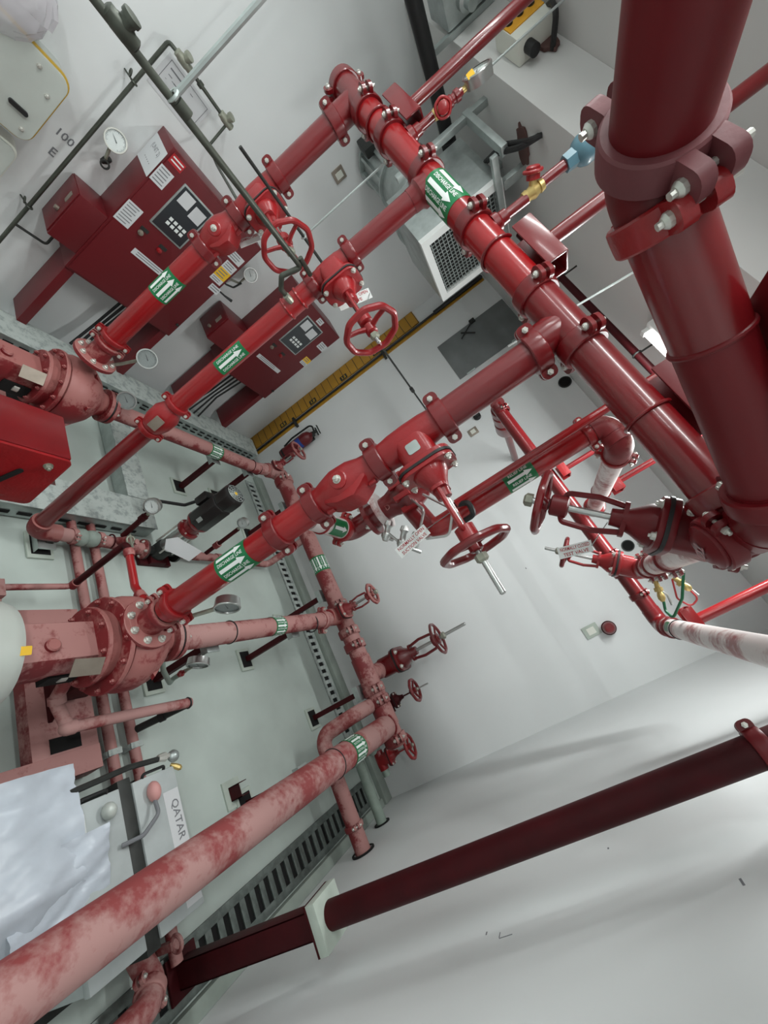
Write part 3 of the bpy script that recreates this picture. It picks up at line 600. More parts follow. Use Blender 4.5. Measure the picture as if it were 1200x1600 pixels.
gate_valve('gate_valve', 'dusty red gate valve with upright wheel where the front suction pipe meets the low header', (SX-.035, YH-.15, ZL), YAX, UPZ, .070, .22, .95, M['drl'], .085, .47, wheel=.45)
SX1, SZ1 = -2.42, .555
t = thing('suction_pipe', 'dusty red suction pipe of the far left pump, with a small green arrow band', 'pipe', (SX1, 2.3, SZ1))
part('pipe_wall', pipe_mb((SX1, 1.62, SZ1), (SX1-.05, 3.14, SZ1), .060), M['drr'], t); part('pipe_wall', pipe_mb((SX1-.05, 3.12, SZ1), (SX1-.06, 3.30, SZ1+.04), .061), M['drp'], t)
sticker(t, (SX1-.03, 2.545, SZ1), YAX, .0605, .13, toward((SX1, 2.5, SZ1), YAX), 'SUCTION LINE', 2.0, .04)
for y in (3.04, 3.14): part('strap', MB().ring((SX1-.05, y, SZ1), YAX, .062, .0045, 28, 8), M['oxide'], t)
gate_valve('gate_valve', 'dusty red gate valve at the far end of the left pump suction pipe', (SX1-.06, 3.32, SZ1+.03), YAX, UPZ, .062, .20, .78, M['drl'], .10, .46, wheel=.50)
gate_valve('gate_valve', 'red gate valve with tall stem rising from the middle stub of the low header', (-.205, YH+.32, ZL+.02), YAX, UPZ, .072, .20, 1.45, M['redd'], .135, .62, wheel=.42, mh=M['redd'])
q = gate_valve('gate_valve', 'small gate valve standing near the wall at the right end of the low header', (.085, YH+.14, ZL), XAX, UPZ, .04, .16, .62, M['oxide'], .088, .68, wheel=.46, mh=M['redd'])
# big dusty foreground suction pipe
DX, DZ, DR = .226, .615, .087
t = thing('suction_pipe', 'big dust covered pink pipe crossing the lower left foreground', 'pipe', (DX, 1.5, DZ))
part('pipe_wall', pipe_mb((DX, -1.2, DZ), (DX, 3.34, ZL-.005), DR, 48), M['drb'], t)
b = MB(); b.ring((DX, 2.50, .6313), YAX, DR+.001, .004, 40, 8); part('rubber_strap', b, M['black'], t, 'black strap ring'); b = MB(); b.ring((DX, 3.345, ZL), YAX, DR+.002, .010, 40, 8); part('weld_collar', b, M['drl'], t)
sticker(t, (DX, 2.74, .6324), YAX, DR+.0008, .16, toward((DX, 2.74, ZL), YAX), 'SUCTION LINE', 2.0, .05)
# low outlet into the right wall below the big pipe
t = thing('drain_pipe', 'dusty red pipe running below the big pink pipe into the right wall', 'pipe', (.4, 2.95, .30))
b = MB(); b.sweep(fillet([(.03, YH-.02, .58), (.03, 3.06, .58), (.06, 2.95, .30), (.30, 2.95, .30)], .09, 6), .058, 24); part('bend', b, M['drp'], t)
part('pipe_wall', pipe_mb((.28, 2.95, .30), (XC-.004, 2.95, .30), .056), M['drr'], t); coupling(t, (.68, 2.95, .30), XAX, .056, (0, -.7, .7), M['drr'], .035); coupling(t, (.20, 2.95, .30), XAX, .058, (0, -.7, .7), M['drr'], .035)
b = MB(); b.lathe((XC-.012, 2.95, .30), XAX, [(0, .07), (.001, .084), (.011, .084)], 28, cap=False); part('hole_shade', b, M['void'], t, 'dark hole edge around the pipe')  # dark ring paints the shade of the wall hole around the pipe
t = thing('water_pipe', 'grey green unpainted pipe entering the right wall near the corner', 'pipe', (.6, 3.40, .24))
b = MB(); b.sweep(fillet([(.30, 3.52, .46), (.30, 3.42, .24), (XC-.004, 3.40, .24)], .06, 5), .042, 20); b.cyl((.30, 3.50, .44), (.30, 3.56, .56), .05, 18); part('pipe_wall', b, M['tank'], t); part('hole_shade', MB().lathe((XC-.010, 3.40, .24), XAX, [(0, .05), (.001, .066), (.009, .066)], 24, cap=False), M['void'], t)  # the ring at the wall is painted dark as a shaded hole
gate_valve('gate_valve', 'small red valve with wheel in the front corner above the grey green pipe', (.47, 3.66, .30), XAX, (.0, .05, 1), .04, .16, .72, M['redc'], .098, .42, wheel=.42, mh=M['redc'])
t = thing('water_pipe', 'second grey green pipe through the small corner valve', 'pipe', (.5, 3.66, .3)); part('pipe_wall', MB().sweep(fillet([(.60, 3.66, .30), (.30, 3.66, .30), (.30, YB-.003, .30)], .06, 4), .034, 16), M['tank'], t)
b = MB()
for z in (.20, .27): b.cyl((.10, 3.62, z+.1), (.34, 3.62, z+.1), .03, 14)
t = thing('flexible_joint', 'grey rubber bellows joint below the right end of the low header', 'pipe fitting', (.27, 3.30, .52)); part('bellows', MB().lathe((.24, 3.30, .50), (.4, .2, -.3), [(0, .05), (.01, .06), (.03, .064), (.05, .05), (.07, .064), (.09, .06), (.10, .05), (.14, .045)], 22), M['tank'], t)
# ================================================================== PUMPS
def pump(label, X, Z, motor, dm, tag_, near):
    t = thing('fire_pump', label, 'pump', (X, 1.31, 0)); c = V((X, 1.31, Z))
    b = MB(); b.lathe(c, YAX, [(-.075, .165), (-.06, .195), (-.02, .212), (.04, .212), (.09, .195), (.14, .155), (.18, .105), (.215, .080), (.25, .075)], 40)
    b.lathe((X, 1.31, Z), UPZ, [(0, .09), (.10, .085), (.19-.62+Z, .072)], 26); part('volute', b, M[dm], t)
    b = MB()
    for i in range(6):
        a = math.radians(60*i+20); d = V((math.cos(a), 0, math.sin(a))); b.prism([(0, 0), (.05, 0), (0, .045)], c+d*.18+V((0, .06, 0)), (V(YAX), d, d.cross(V(YAX))), -.012, .012)
    part('rib', b, M[dm], t)['kind'] = 'stuff'
    b = MB(); b.lathe((X, 1.215, Z), YAX, [(0, .10), (0, .205), (.003, .208), (.019, .208), (.022, .205), (.022, .15)], 44); cf = part('cover_flange', b, M[dm], t)
    b = MB(); b.lathe((X, 1.150, Z), YAX, [(0, .06), (0, .160), (.003, .164), (.018, .164), (.022, .160), (.064, .150)], 40); inf = part('adapter_flange', b, M['drl'] if near else M[dm], t)
    for i in range(12):
        a = 2*math.pi*(i+.5)/12; d = V((math.cos(a), 0, math.sin(a))); bolt(cf, V((X, 1.213, Z))+d*.188, (0, -1, 0), .0115, 'bolt', M[dm])
    for i in range(8):
        a = 2*math.pi*(i+.3)/8; d = V((math.cos(a), 0, math.sin(a))); bolt(inf, V((X, 1.149, Z))+d*.143, (0, -1, 0), .011, 'bolt', M[dm])
    b = MB(); pr = [(-.085, -.10), (.085, -.10), (.105, .02), (.075, .085), (-.075, .085), (-.105, .02)]
    b.prism(pr, (X, 0, Z), (V((1, 0, 0)), V((0, 0, 1)), V((0, 1, 0))), .86, 1.155); bf = part('bearing_frame', b, M['drr'] if near else M[dm], t, None, .006)
    b = MB(); b.lathe((X+.02, .985, Z+.084), UPZ, [(0, .026), (.014, .026), (.02, .02)], 16); part('filler_cap', b, M[dm], bf)
    b = MB(); b.prism([(-.055, -.035), (.055, -.035), (.055, .035), (-.055, .035)], (X+.120, 1.095, Z+.090), fr((.70, -.12, .70), (0, 1, 0)), 0, .004); part('name_plate', b, M['plate'], t, 'brushed name plate')
    b = MB(); b.bb((X+.015, 1.02, Z-.10), (X+.107, 1.145, Z-.02)); part('shaft_window', b, M['void'], bf, 'dark block for the shade inside the shaft opening')  # dark block paints the shade inside the bearing frame
    b = MB(); b.cyl((X+.06, 1.00, Z-.055), (X+.06, 1.15, Z-.055), .02, 14); b.lathe((X+.085, 1.07, Z-.055), YAX, [(0, .012), (.005, .03), (.03, .03), (.035, .012)], 12); part('shaft', b, M['steel'], bf)
    b = MB(); b.lathe((X, .10, Z+.005), YAX, [(0, .15), (.02, .19), (.72, .19), (.755, .175), (.77, .10)], 40)
    if tag_ == 'g':
        for i in range(14):
            a = math.radians(-70+i*320/13); d = V((math.cos(a), 0, math.sin(a))); b.box(V((X, .42, Z+.005))+d*.197, (.012, .52, .022), (d.cross(V(YAX)), V(YAX), d))
    mo = part('motor', b, motor, t, 'silver grey motor' if tag_ == 'g' else None)
    q = MB(); q.prism(rrect(.05, .03, .003), (X+.065, .845, Z+.172), fr((.35, 0, .93), (0, 1, 0)), 0, .003); part('warning_tag', q, M['yellow'] if tag_ == 'g' else M['plate'], mo)
    b = MB(); b.lathe((X, 1.545, Z), YAX, [(0, .06), (0, .112), (.022, .112), (.022, .07)], 32); b.lathe((X, 1.580, Z), YAX, [(0, .07), (0, .112), (.022, .112), (.03, .07), (.06, .064)], 32); sf = part('suction_flange', b, M['drp'] if near else M[dm], t)
    q = MB(); q.lathe((X, 1.567, Z), YAX, [(0, .108), (.013, .108)], 32); part('gasket', q, M['black'], sf)
    for i in range(8):
        a = 2*math.pi*(i+.5)/8; d = V((math.cos(a), 0, math.sin(a))); bolt(sf, V((X, 1.604, Z))+d*.092, YAX, .012)
    b = MB(); b.bb((X-.09, 1.25, .20), (X+.09, 1.40, Z-.12)); b.prism([(-.16, 0), (.16, 0), (.07, .16), (-.07, .16)], (X, 0, .14), (V((1, 0, 0)), V((0, 0, 1)), V((0, 1, 0))), 1.255, 1.275); part('foot', b, M['oxide'] if near else M[dm], t, None, .004)
    # base frame: two side rails and cross plates
    bs = MB(); g = .36
    for s in (-1, 1): bs.bb((X+s*g-.055, -.3, .02), (X+s*g+.055, 1.46, .15))
    bs.bb((X-g, 1.18, .06), (X+g, 1.46, .145)); bs.bb((X-g, .70, .06), (X+g, .80, .14)); base = part('base_frame', bs, M['drr'], t, None, .004)
    
    for a_, c_ in ((X+g-.13, 1.38), (X-g+.06, 1.40)): part('slot', MB().bb((a_, 1.25, .146), (a_+.065, c_, .149)), M['void'], base, 'dark slot in the base plate')
    return t
pump('large front fire pump with silver grey motor and dusty red casing', X3, .615, M['motorg'], 'drl', 'g', True)
pump('far left fire pump with red motor, standing below the red control cabinets', X1, .575, M['drl'], 'drl', 'r', False)
# plates by the front pump: stencil on its rail
q = MB(); q.bb((X3+.36+.0555, .95, .07), (X3+.36+.057, 1.15, .11)); part('print', q, M['white'], bpy.data.objects['base_frame'], 'white stencilled print')
# pump casing relief pipe from the front pump, over to the floor pipe
t = thing('casing_drain_pipe', 'pale dusty drain pipe bending below the front pump and crossing to the right', 'pipe', (-.5, 1.3, .3))
part('pipe_wall', MB().sweep(fillet([(-.655, 1.16, .50), (-.60, 1.18, .34), (-.475, 1.22, .335), (-.442, 1.85, .335)], .04, 5), .026, 16), M['drp'], t)
b = MB(); b.lathe((-.61, 1.178, .36), (.55, .15, -.3), [(0, .034), (.03, .034)], 18); part('socket', b, M['drp'], t); b = MB(); b.lathe((-.475, 1.215, .335), YAX, [(.0, .032), (.03, .032)], 18); b.ball((-.475, 1.215, .335), .032, 14); part('elbow', b, M['drp'], t)
t = thing('casing_drain_pipe', 'black drain pipe sloping from the pale drain pipe end down to the floor pipe', 'pipe', (-.44, 1.8, .1))
part('pipe_wall', MB().sweep(fillet([(-.442, 1.84, .335), (-.442, 1.86, .31), (-.437, 1.71, .06)], .02, 3), .020, 14), M['dark'], t); part('union', MB().lathe((-.440, 1.79, .20), (0, -.5, -.86), [(0, .027), (.03, .027)], 14), M['black'], t); part('end_ring', MB().ring((-.442, 1.835, .335), YAX, .026, .006, 20, 6), M['black'], t)
# floor pipes
for i, (y, l) in enumerate(((1.575, 'first of two thin dusty red pipes lying across the floor, nearer the pumps'), (1.695, 'second of two thin dusty red pipes lying across the floor, further from the pumps'))):
    t = thing('floor_pipe', l, 'pipe', (-.6, y, .03)); part('pipe_wall', pipe_mb((-1.9, y, .05), (.60, y, .05), .027, 16), M['drr'], t)
    b = MB()
    for x in (-1.10, -.36, .25):
        b.bb((x-.015, y-.035, .0), (x+.015, y-.022, .06)); b.bb((x-.015, y+.022, .0), (x+.015, y+.035, .06)); b.bb((x-.015, y-.035, .072), (x+.015, y+.035, .080))
    part('saddle', b, M['galvd'], t)
# air pipe over the front pump
t = thing('air_vent_pipe', 'thin bright red pipe at the top of the front pump, continuing left darker', 'pipe', (-.95, 1.38, .8))
part('pipe_wall', MB().sweep(fillet([(-.80, 1.36, .80), (-.88, 1.37, .74), (-.97, 1.385, .69), (-1.19, 1.40, .685)], .03, 4), .019, 14), M['red'], t)
part('pipe_wall', MB().sweep(fillet([(-1.17, 1.40, .685), (-1.23, 1.40, .68), (-1.23, 1.40, .25)], .03, 4), .018, 14), M['oxide'], t); part('pipe_wall', MB().sweep(fillet([(-1.23, 1.40, .27), (-1.23, 1.395, .225), (-1.20, .70, .215)], .03, 4), .016, 14), M['drr'], t)
b = MB(); b.lathe((-1.16, 1.40, .685), XAX, [(-.03, .024), (-.01, .028), (.01, .024)], 16); part('elbow', b, M['drl'], t)
for o_, x_, p_ in (((-.90, 1.375, .725), (.6, -.07, .35), [(-.02, .026), (.02, .026)]), ((-.815, 1.36, .79), (.6, 0, .6), [(-.01, .03), (.02, .03)]), ((-1.23, 1.40, .25), UPZ, [(-.02, .024), (.02, .024)])): part('socket', MB().lathe(o_, x_, p_, 16), M['drl'], t)
t = thing('pipe_bracket', 'dusty red angle bracket holding the thin pipe at the left edge', 'pipe support', (-1.22, 1.02, .10)); b = MB(); b.bb((-1.255, 1.00, .19), (-1.165, 1.10, .238)); b.bb((-1.17, 1.0, .06), (-1.155, 1.10, .20)); part('angle', b, M['drp'], t, None, .003)
# ================================================================== JOCKEY PUMP LINE
jx, jy = -1.625, 2.14
t = thing('jockey_pump', 'slim vertical multistage pump with black motor and steel sleeve near the middle', 'pump', (jx, jy, 0))
b = MB(); b.box((jx, jy, .018), (.16, .26, .036)); b.box((jx+.02, jy+.0, .05), (.13, .13, .04)); part('foot', b, M['oxide'], t, None, .006)
b = MB(); b.lathe((jx, jy, .03), UPZ, [(0, .065), (.14, .065), (.15, .060)], 26); b.cyl((jx, jy-.12, .10), (jx, jy+.12, .10), .032, 16); part('pump_base', b, M['dark'], t)
part('sleeve', MB().lathe((jx, jy, .18), UPZ, [(0, .058), (.02, .055), (.20, .055), (.22, .058)], 28), M['stainless'], t, 'polished steel sleeve')
b = MB()
for i in range(4):
    a = math.pi/4+i*math.pi/2; b.cyl((jx+.073*math.cos(a), jy+.073*math.sin(a), .15), (jx+.073*math.cos(a), jy+.073*math.sin(a), .43), .007, 8)
part('tie_rod', b, M['steel'], t)['kind'] = 'stuff'
b = MB(); b.lathe((jx, jy, .40), UPZ, [(0, .082), (.022, .082), (.025, .06), (.07, .058), (.09, .075), (.11, .088), (.125, .088)], 28); part('motor_stool', b, M['redd'], t)
b = MB(); b.lathe((jx, jy, .52), UPZ, [(0, .088), (.01, .092), (.24, .092), (.25, .088)], 8, hint=(1, .4, 0)); part('motor', b, M['motorb'], t, 'black motor', .004)
b = MB(); b.lathe((jx, jy, .77), UPZ, [(0, .086), (.02, .090), (.10, .090), (.125, .082), (.128, .06), (.122, .02), (.122, .001)], 8, hint=(1, .4, 0)); fc = part('fan_cowl', b, M['motorb'], t, None, .004)
b = MB()
for r_ in (.02, .036, .052, .068): b.ring((jx, jy, .898), UPZ, r_, .0022, 24, 5)
for i in range(10): a = i*math.pi/5; b.cyl((jx+.012*math.cos(a), jy+.012*math.sin(a), .898), (jx+.072*math.cos(a), jy+.072*math.sin(a), .898), .0018, 5)
part('fan_grille', b, M['galv'], fc, 'pale round fan grille'); b = MB(); b.lathe((jx, jy, .896), UPZ, [(0, .014), (.004, .012)], 12); part('fan_hub', b, M['yellow'], fc)
b = MB(); b.box((jx-.10, jy-.03, .66), (.06, .09, .11)); part('terminal_box', b, M['motorb'], t, None, .008)
q = MB(); q.prism(rrect(.045, .03, .003), (jx+.05, jy-.079, .60), fr((.5, -.86, 0)), 0, .003); part('name_plate', q, M['galv'], t)
b = MB(); b.prism([(-.06, -.13), (.05, -.16), (.07, .06), (.02, .12), (-.05, .08)], (jx+.095, jy-.02, .30), fr((.86, -.3, .4), UPZ), 0, .006); part('loose_cover', b, M['paper'], t, 'torn pale cover sheet hanging on the sleeve')
for s, l in ((-1, ''), (1, '')):
    b = MB(); b.lathe((jx, jy+s*.125, .10), (0, s, 0), [(0, .04), (0, .072), (.018, .072), (.02, .04)], 28); fl = part('flange', b, M['dark'], t, 'dark grey round flange')
    for i in range(4): a = math.pi/4+i*math.pi/2; bolt(fl, (jx+.053*math.cos(a), jy+s*.146, .10+.053*math.sin(a)), (0, s, 0), .010)
t = thing('jockey_pipe', 'dusty pink pipe with green rubber bellows between the floor elbow and the jockey pump', 'pipe', (X2, 1.6, .12))
part('pipe_wall', pipe_mb((X2, YR+.10, .13), (X2, 1.53, .12), .042), M['drp'], t); part('pipe_wall', pipe_mb((X2, 1.68, .115), (jx, 2.00, .10), .042), M['drr'], t)
part('bellows', MB().lathe((X2, 1.53, .12), (0, 1, -.03), [(0, .040), (.02, .05), (.045, .056), (.06, .052), (.072, .042), (.085, .052), (.11, .056), (.135, .048), (.15, .040)], 26), M['teal'], t, 'grey green rubber bellows')
for y in (1.525, 1.685): coupling(t, (X2, y, .12), YAX, .042, (.6, 0, .8), M['drr'], .03)
for y in (1.44, 1.76): part('strap', MB().ring((X2, y, .12), YAX, .0455, .005, 26, 8), M['oxide'], t)
b = MB(); b.lathe((jx, 1.99, .10), YAX, [(0, .042), (.005, .072), (.022, .072)], 28); part('flange', b, M['drr'], t, None)
t = thing('tee_valve', 'dusty red tee with a small ball valve under the jockey pump gauge', 'valve', (X2, 1.80, .14))
b = MB(); b.cyl((X2+.0, 1.80, .13), (X2+.06, 1.80, .24), .030, 16); b.lathe((X2+.03, 1.83, .16), (.4, .1, .9), [(0, .032), (.05, .032), (.06, .02), (.10, .018)], 14); part('body', b, M['drr'], t); b = MB(); b.ring((X2+.06, 1.80, .245), (.4, 0, .9), .026, .007, 20, 8); b.cyl((X2+.02, 1.80, .25), (X2+.13, 1.78, .27), .008, 8); part('lever', b, M['bronzel'], t)
gauge('pressure_gauge', 'chrome gauge on a red stem in front of the jockey pump', (X2, 1.745, .555), (.55, -.80, .15), UPZ, .052, stem=[(X2, 1.775, .50), (X2, 1.78, .44)])
t = thing('gauge_pipe', 'dark red stem pipe carrying the jockey discharge gauge', 'pipe', (X2, 1.77, .25)); part('pipe_wall', pipe_mb((X2, 1.79, .20), (X2, 1.775, .46), .018, 14), M['oxide'], t); part('fitting', MB().lathe((X2, 1.776, .40), UPZ, [(0, .024), (.04, .024)], 14), M['oxide'], t)
t = thing('jockey_pipe', 'dusty stepped suction pipe from the jockey pump towards the low header', 'pipe', (jx, 2.6, .1))
part('pipe_wall', MB().lathe((jx, jy+.15, .10), YAX, [(0, .03), (.06, .03), (.06, .038), (.10, .038), (.10, .033), (.16, .033), (.16, .040), (.22, .040), (.22, .034), (.40, .034), (.40, .042), (.46, .042), (.46, .034), (1.05, .034)], 20), M['drr'], t)
part('riser_piece', MB().sweep(fillet([(jx, jy+1.18, .10), (jx, jy+1.25, .10), (jx, jy+1.25, .60)], .05, 4), .034, 16), M['drp'], t)
gauge('pressure_gauge', 'small gauge on a slanted red stem between the jockey pump and the nearest riser', (-1.64, 2.52, .60), (.5, -.8, -.1), UPZ, .045, stem=[(-1.64, 2.54, .55), (-1.64, 2.55, .50)])
t = thing('gauge_pipe', 'dark red stem pipe carrying the jockey suction gauge', 'pipe', (-1.64, 2.55, .1)); part('pipe_wall', pipe_mb((-1.64, 2.56, .13), (-1.64, 2.55, .52), .017, 14), M['oxide'], t); part('fitting', MB().lathe((-1.64, 2.557, .24), UPZ, [(0, .028), (.05, .028)], 14), M['drr'], t)
# motor cable
t = solo('power_cable', 'black flexible cable drooping from the trunking to the black jockey motor', 'cable', MB().sweep(fillet([(-1.95, 2.06, .14), (-1.93, 1.98, .28), (-1.88, 2.0, .36), (-1.79, 2.10, .48), (-1.74, 2.11, .64), (-1.70, 2.11, .66)], .04, 4), .012, 10), M['black'], (-1.9, 2.0, .17))
# pump gauges
gauge('pressure_gauge', 'round gauge seen from behind on an elbow beside the front pump suction flange', (-.615, 1.86, .455), (.93, -.30, -.22), UPZ, .062, dial='diald', stem=[(-.62, 1.86, .40), (-.62, 1.86, .31), (-.62, 1.86, .285)])
t = thing('gauge_pipe', 'pale elbow pipe with red tap from the front pump suction flange to its gauge', 'pipe', (-.62, 1.75, .2)); part('pipe_wall', MB().sweep(fillet([(-.66, 1.60, .50), (-.62, 1.66, .42), (-.60, 1.84, .235), (-.62, 1.86, .24), (-.62, 1.86, .30)], .02, 3), .014, 12), M['tank'], t)
part('tap', MB().lathe((-.62, 1.86, .30), UPZ, [(0, .017), (.02, .020), (.03, .012), (.05, .012)], 10), M['redc'], t, 'small red tap')
gauge('pressure_gauge', 'round gauge half hidden behind the nearest riser above the front pump', (-.615, 1.40, 1.165), (.93, -.30, -.15), UPZ, .055, dial='diald', stem=[(-.63, 1.39, 1.11), (-.66, 1.37, .98), (-.68, 1.36, .90)])
gauge('pressure_gauge', 'round gauge beside the green-banded far left riser, above its pump', (-2.36, 1.50, 1.075), (.75, -.55, .35), UPZ, .058, dial='diald', stem=[(-2.38, 1.48, 1.02), (-2.40, 1.44, .93), (-2.40, 1.38, .86)])
gauge('pressure_gauge', 'round gauge on a pale elbow at the suction flange of the far left pump', (-2.37, 1.615, .715), (.75, -.55, .35), UPZ, .058, dial='diald', stem=[(-2.38, 1.61, .66), (-2.36, 1.60, .55), (-2.40, 1.57, .50)])
# red engine box at the left edge
t = thing('steel_cabinet', 'bright red steel box with slotted side plate at the left edge of the photo', 'cabinet', (-1.45, .6, 0))
b = MB(); b.bb((-1.60, .05, .80), (-1.36, .955, 1.03)); part('body', b, M['redd'], t, None, .006)
b = MB(); b.prism(rrect(.93, .32, .025), (-1.348, .50, .865), (V(YAX), V(UPZ), V(XAX)), -.012, .0); sp = part('side_plate', b, M['redc'], t, None, .002)
b = MB(); b.prism(rrect(.22, .022, .01), (-1.346, .80, .815), (V((0, .35, .94)), V((0, -.94, .35)), V(XAX)), 0, .004); part('slot', b, M['void'], sp, 'dark slanted slot')
b = MB(); b.prism([(-.20, -.16), (.12, -.10), (.14, .09), (-.25, .12)], (-1.346, .60, .88), (V(YAX), V(UPZ), V(XAX)), 0, .03); part('raised_flap', b, M['redc'], t, None, .008)
bolt(t, (-1.316, .63, .94), XAX, .014, 'bolt', M['bronzel']); bolt(t, (-1.348, .90, .97), XAX, .014, 'bolt', M['bronzel'])
for a_ in ((-1.58, .05), (-1.44, .05), (-1.58, .32)): part('leg', MB().bb((a_[0], a_[1], 0), (a_[0]+.06, a_[1]+.07, .80)), M['redc'], t)
# ================================================================== RELIEF LINE (behind the nearest gate valve)
XR, YQ = -.505, 1.72
t = thing('relief_stub', 'short pale stub pipe with faded green arrow behind the nearest riser', 'pipe', (X3, 1.5, 1.71))
part('pipe_wall', pipe_mb((X3, 1.36, 1.71), (X3, 1.66, 1.71), .047), M['pale'], t); sticker(t, (X3, 1.545, 1.71), YAX, .047, .12, toward((X3, 1.5, 1.71), YAX), '', .9, .05)
coupling(t, (X3, 1.635, 1.71), YAX, .047, None, M['redc'], .034); b = MB(); b.ring((X3, 1.45, 1.71), YAX, .048, .006, 26, 8); part('strap', b, M['redc'], t)
t = thing('relief_valve', 'dark red relief valve with flange, chrome pilot fittings and tubes behind the nearest gate valve', 'valve', (X3, YQ, 1.7))
b = MB(); b.sweep(fillet([(X3, 1.62, 1.71), (X3, YQ, 1.71), (X3, YQ, 1.84)], .05, 5), .050, 22); part('elbow', b, M['redd'], t)
b = MB(); b.lathe((X3, YQ, 1.825), UPZ, [(0, .05), (.0, .088), (.022, .088), (.022, .05)], 30); fl = part('flange', b, M['redd'], t); b = MB(); b.lathe((X3, YQ, 1.885), UPZ, [(0, .05), (0, .092), (.026, .092), (.026, .05)], 30); fl2 = part('flange', b, M['pale'], t, 'pale flange rim')
part('flange_gap', MB().lathe((X3, YQ, 1.847), UPZ, [(0, .06), (.038, .06)], 24), M['redd'], t)
for i in range(4): a = math.pi/4+i*math.pi/2; bolt(fl, (X3+.070*math.cos(a), YQ+.070*math.sin(a), 1.825), (0, 0, -1), .012)
b = MB(); b.lathe((X3, YQ, 1.91), UPZ, [(0, .055), (.04, .058), (.09, .075), (.12, .105), (.135, .108), (.15, .105), (.17, .08), (.22, .06), (.25, .03)], 30); b.cyl((X3, YQ, 2.02), (XR, YQ, 2.06), .052); part('body', b, M['redd'], t)
b = MB()
for i in range(10): a = i*math.pi/5; b.bb((X3+.10*math.cos(a)-.012, YQ+.10*math.sin(a)-.012, 2.0), (X3+.10*math.cos(a)+.012, YQ+.10*math.sin(a)+.012, 2.075))
part('rib', b, M['redc'], t)['kind'] = 'stuff'
b = MB(); f = flatmap(V((X3, YQ, 1.945))+toward((X3, YQ, 1.945), UPZ)*.060, (0, 0, 1), toward((X3, YQ, 1.945), UPZ).cross(V(UPZ)), .002); text_on(b, 'D', .035, f); part('cast_mark', b, M['drp'], t, 'raised cast mark')
e = toward((X3, YQ, 2.0), UPZ); xx = V((.9, .44, 0))
cf_ = thing('pilot_valve', 'cluster of chrome pilot valve fittings hanging beside the relief valve', 'valve', (-.60, 1.62, 2.0))
for k, (px_, py_, pz_, l_) in enumerate(((-.62, 1.63, 1.93, .09), (-.55, 1.60, 1.99, .10), (-.50, 1.60, 2.02, .07))):
    b = MB(); b.lathe((px_, py_, pz_), (.75, -.1, -.6), [(0, .016), (.02, .020), (.03, .013), (l_*.6, .013), (l_*.62, .022), (l_*.8, .022), (l_, .012)], 10); b.cyl((px_+.05, py_-.03, pz_-.05), (px_+.075, py_+.02, pz_-.03), .008, 8); part('fitting', b, M['stainless'], cf_)
b = MB(); b.sweep(fillet([(-.66, 1.65, 2.06), (-.56, 1.58, 2.10), (-.46, 1.56, 2.02), (-.47, 1.58, 1.95), (-.58, 1.62, 1.90)], .03, 4), .006, 8); b.sweep(fillet([(-.64, 1.63, 2.12), (-.50, 1.60, 2.20), (-.42, 1.62, 2.13), (-.46, 1.62, 2.04)], .03, 4), .006, 8); part('tube', b, M['stainless'], cf_, 'thin steel tubes')
b = MB(); b.sweep(fillet([(-.53, 1.64, 2.20), (-.49, 1.60, 2.27), (-.44, 1.62, 2.26), (-.45, 1.66, 2.19)], .02, 3), .012, 8); part('hose', b, M['black'], cf_, 'black hose')
t = thing('relief_pipe', 'red relief pipe with green sticker, rising right of the nearest handwheel valve', 'pipe', (XR, YQ, 2.0))
part('pipe_wall', MB().sweep(fillet([(XR-.03, YQ, 2.06), (XR, YQ, 2.09), (XR, YQ, 2.83)], .03, 4), .045, 26), M['red'], t)
part('elbow', MB().sweep(fillet([(XR, YQ, 2.82), (XR, YQ, 2.875), (XR+.10, YQ, 2.875)], .05, 6), .049, 26), M['drl'], t); part('elbow', MB().sweep(fillet([(XR+.06, YQ, 2.875), (XR+.105, YQ, 2.875), (XR+.105, YQ+.14, 2.87)], .05, 6), .051, 26), M['drl'], t)
part('pipe_wall', pipe_mb((XR+.105, YQ+.12, 2.87), (XR+.105, 2.84, 2.85), .045), M['pale'], t)
coupling(t, (XR, YQ, 2.80), UPZ, .045, None, M['redc'], .03); coupling(t, (XR+.105, YQ+.13, 2.87), YAX, .047, None, M['redc'], .03)
sticker(t, (XR, YQ, 2.495), UPZ, .045, .13, toward((XR, YQ, 2.5), UPZ), 'RELIEF LINE', 1.2, .042)
b = MB(); b.lathe((XR+.105, 2.80, 2.85), YAX, [(0, .047), (.01, .062), (.04, .066), (.06, .060)], 26); b.ring((XR+.105, 2.45, 2.86), YAX, .046, .005, 26, 8); part('collar', b, M['redd'], t)
t = thing('vent_pipe', 'thin glossy red vertical pipe just in front of the relief pipe', 'pipe', (-.521, 1.62, 2.25)); part('pipe_wall', pipe_mb((-.521, 1.62, 2.22), (-.521, 1.62, ZC), .0165, 16), M['red'], t)
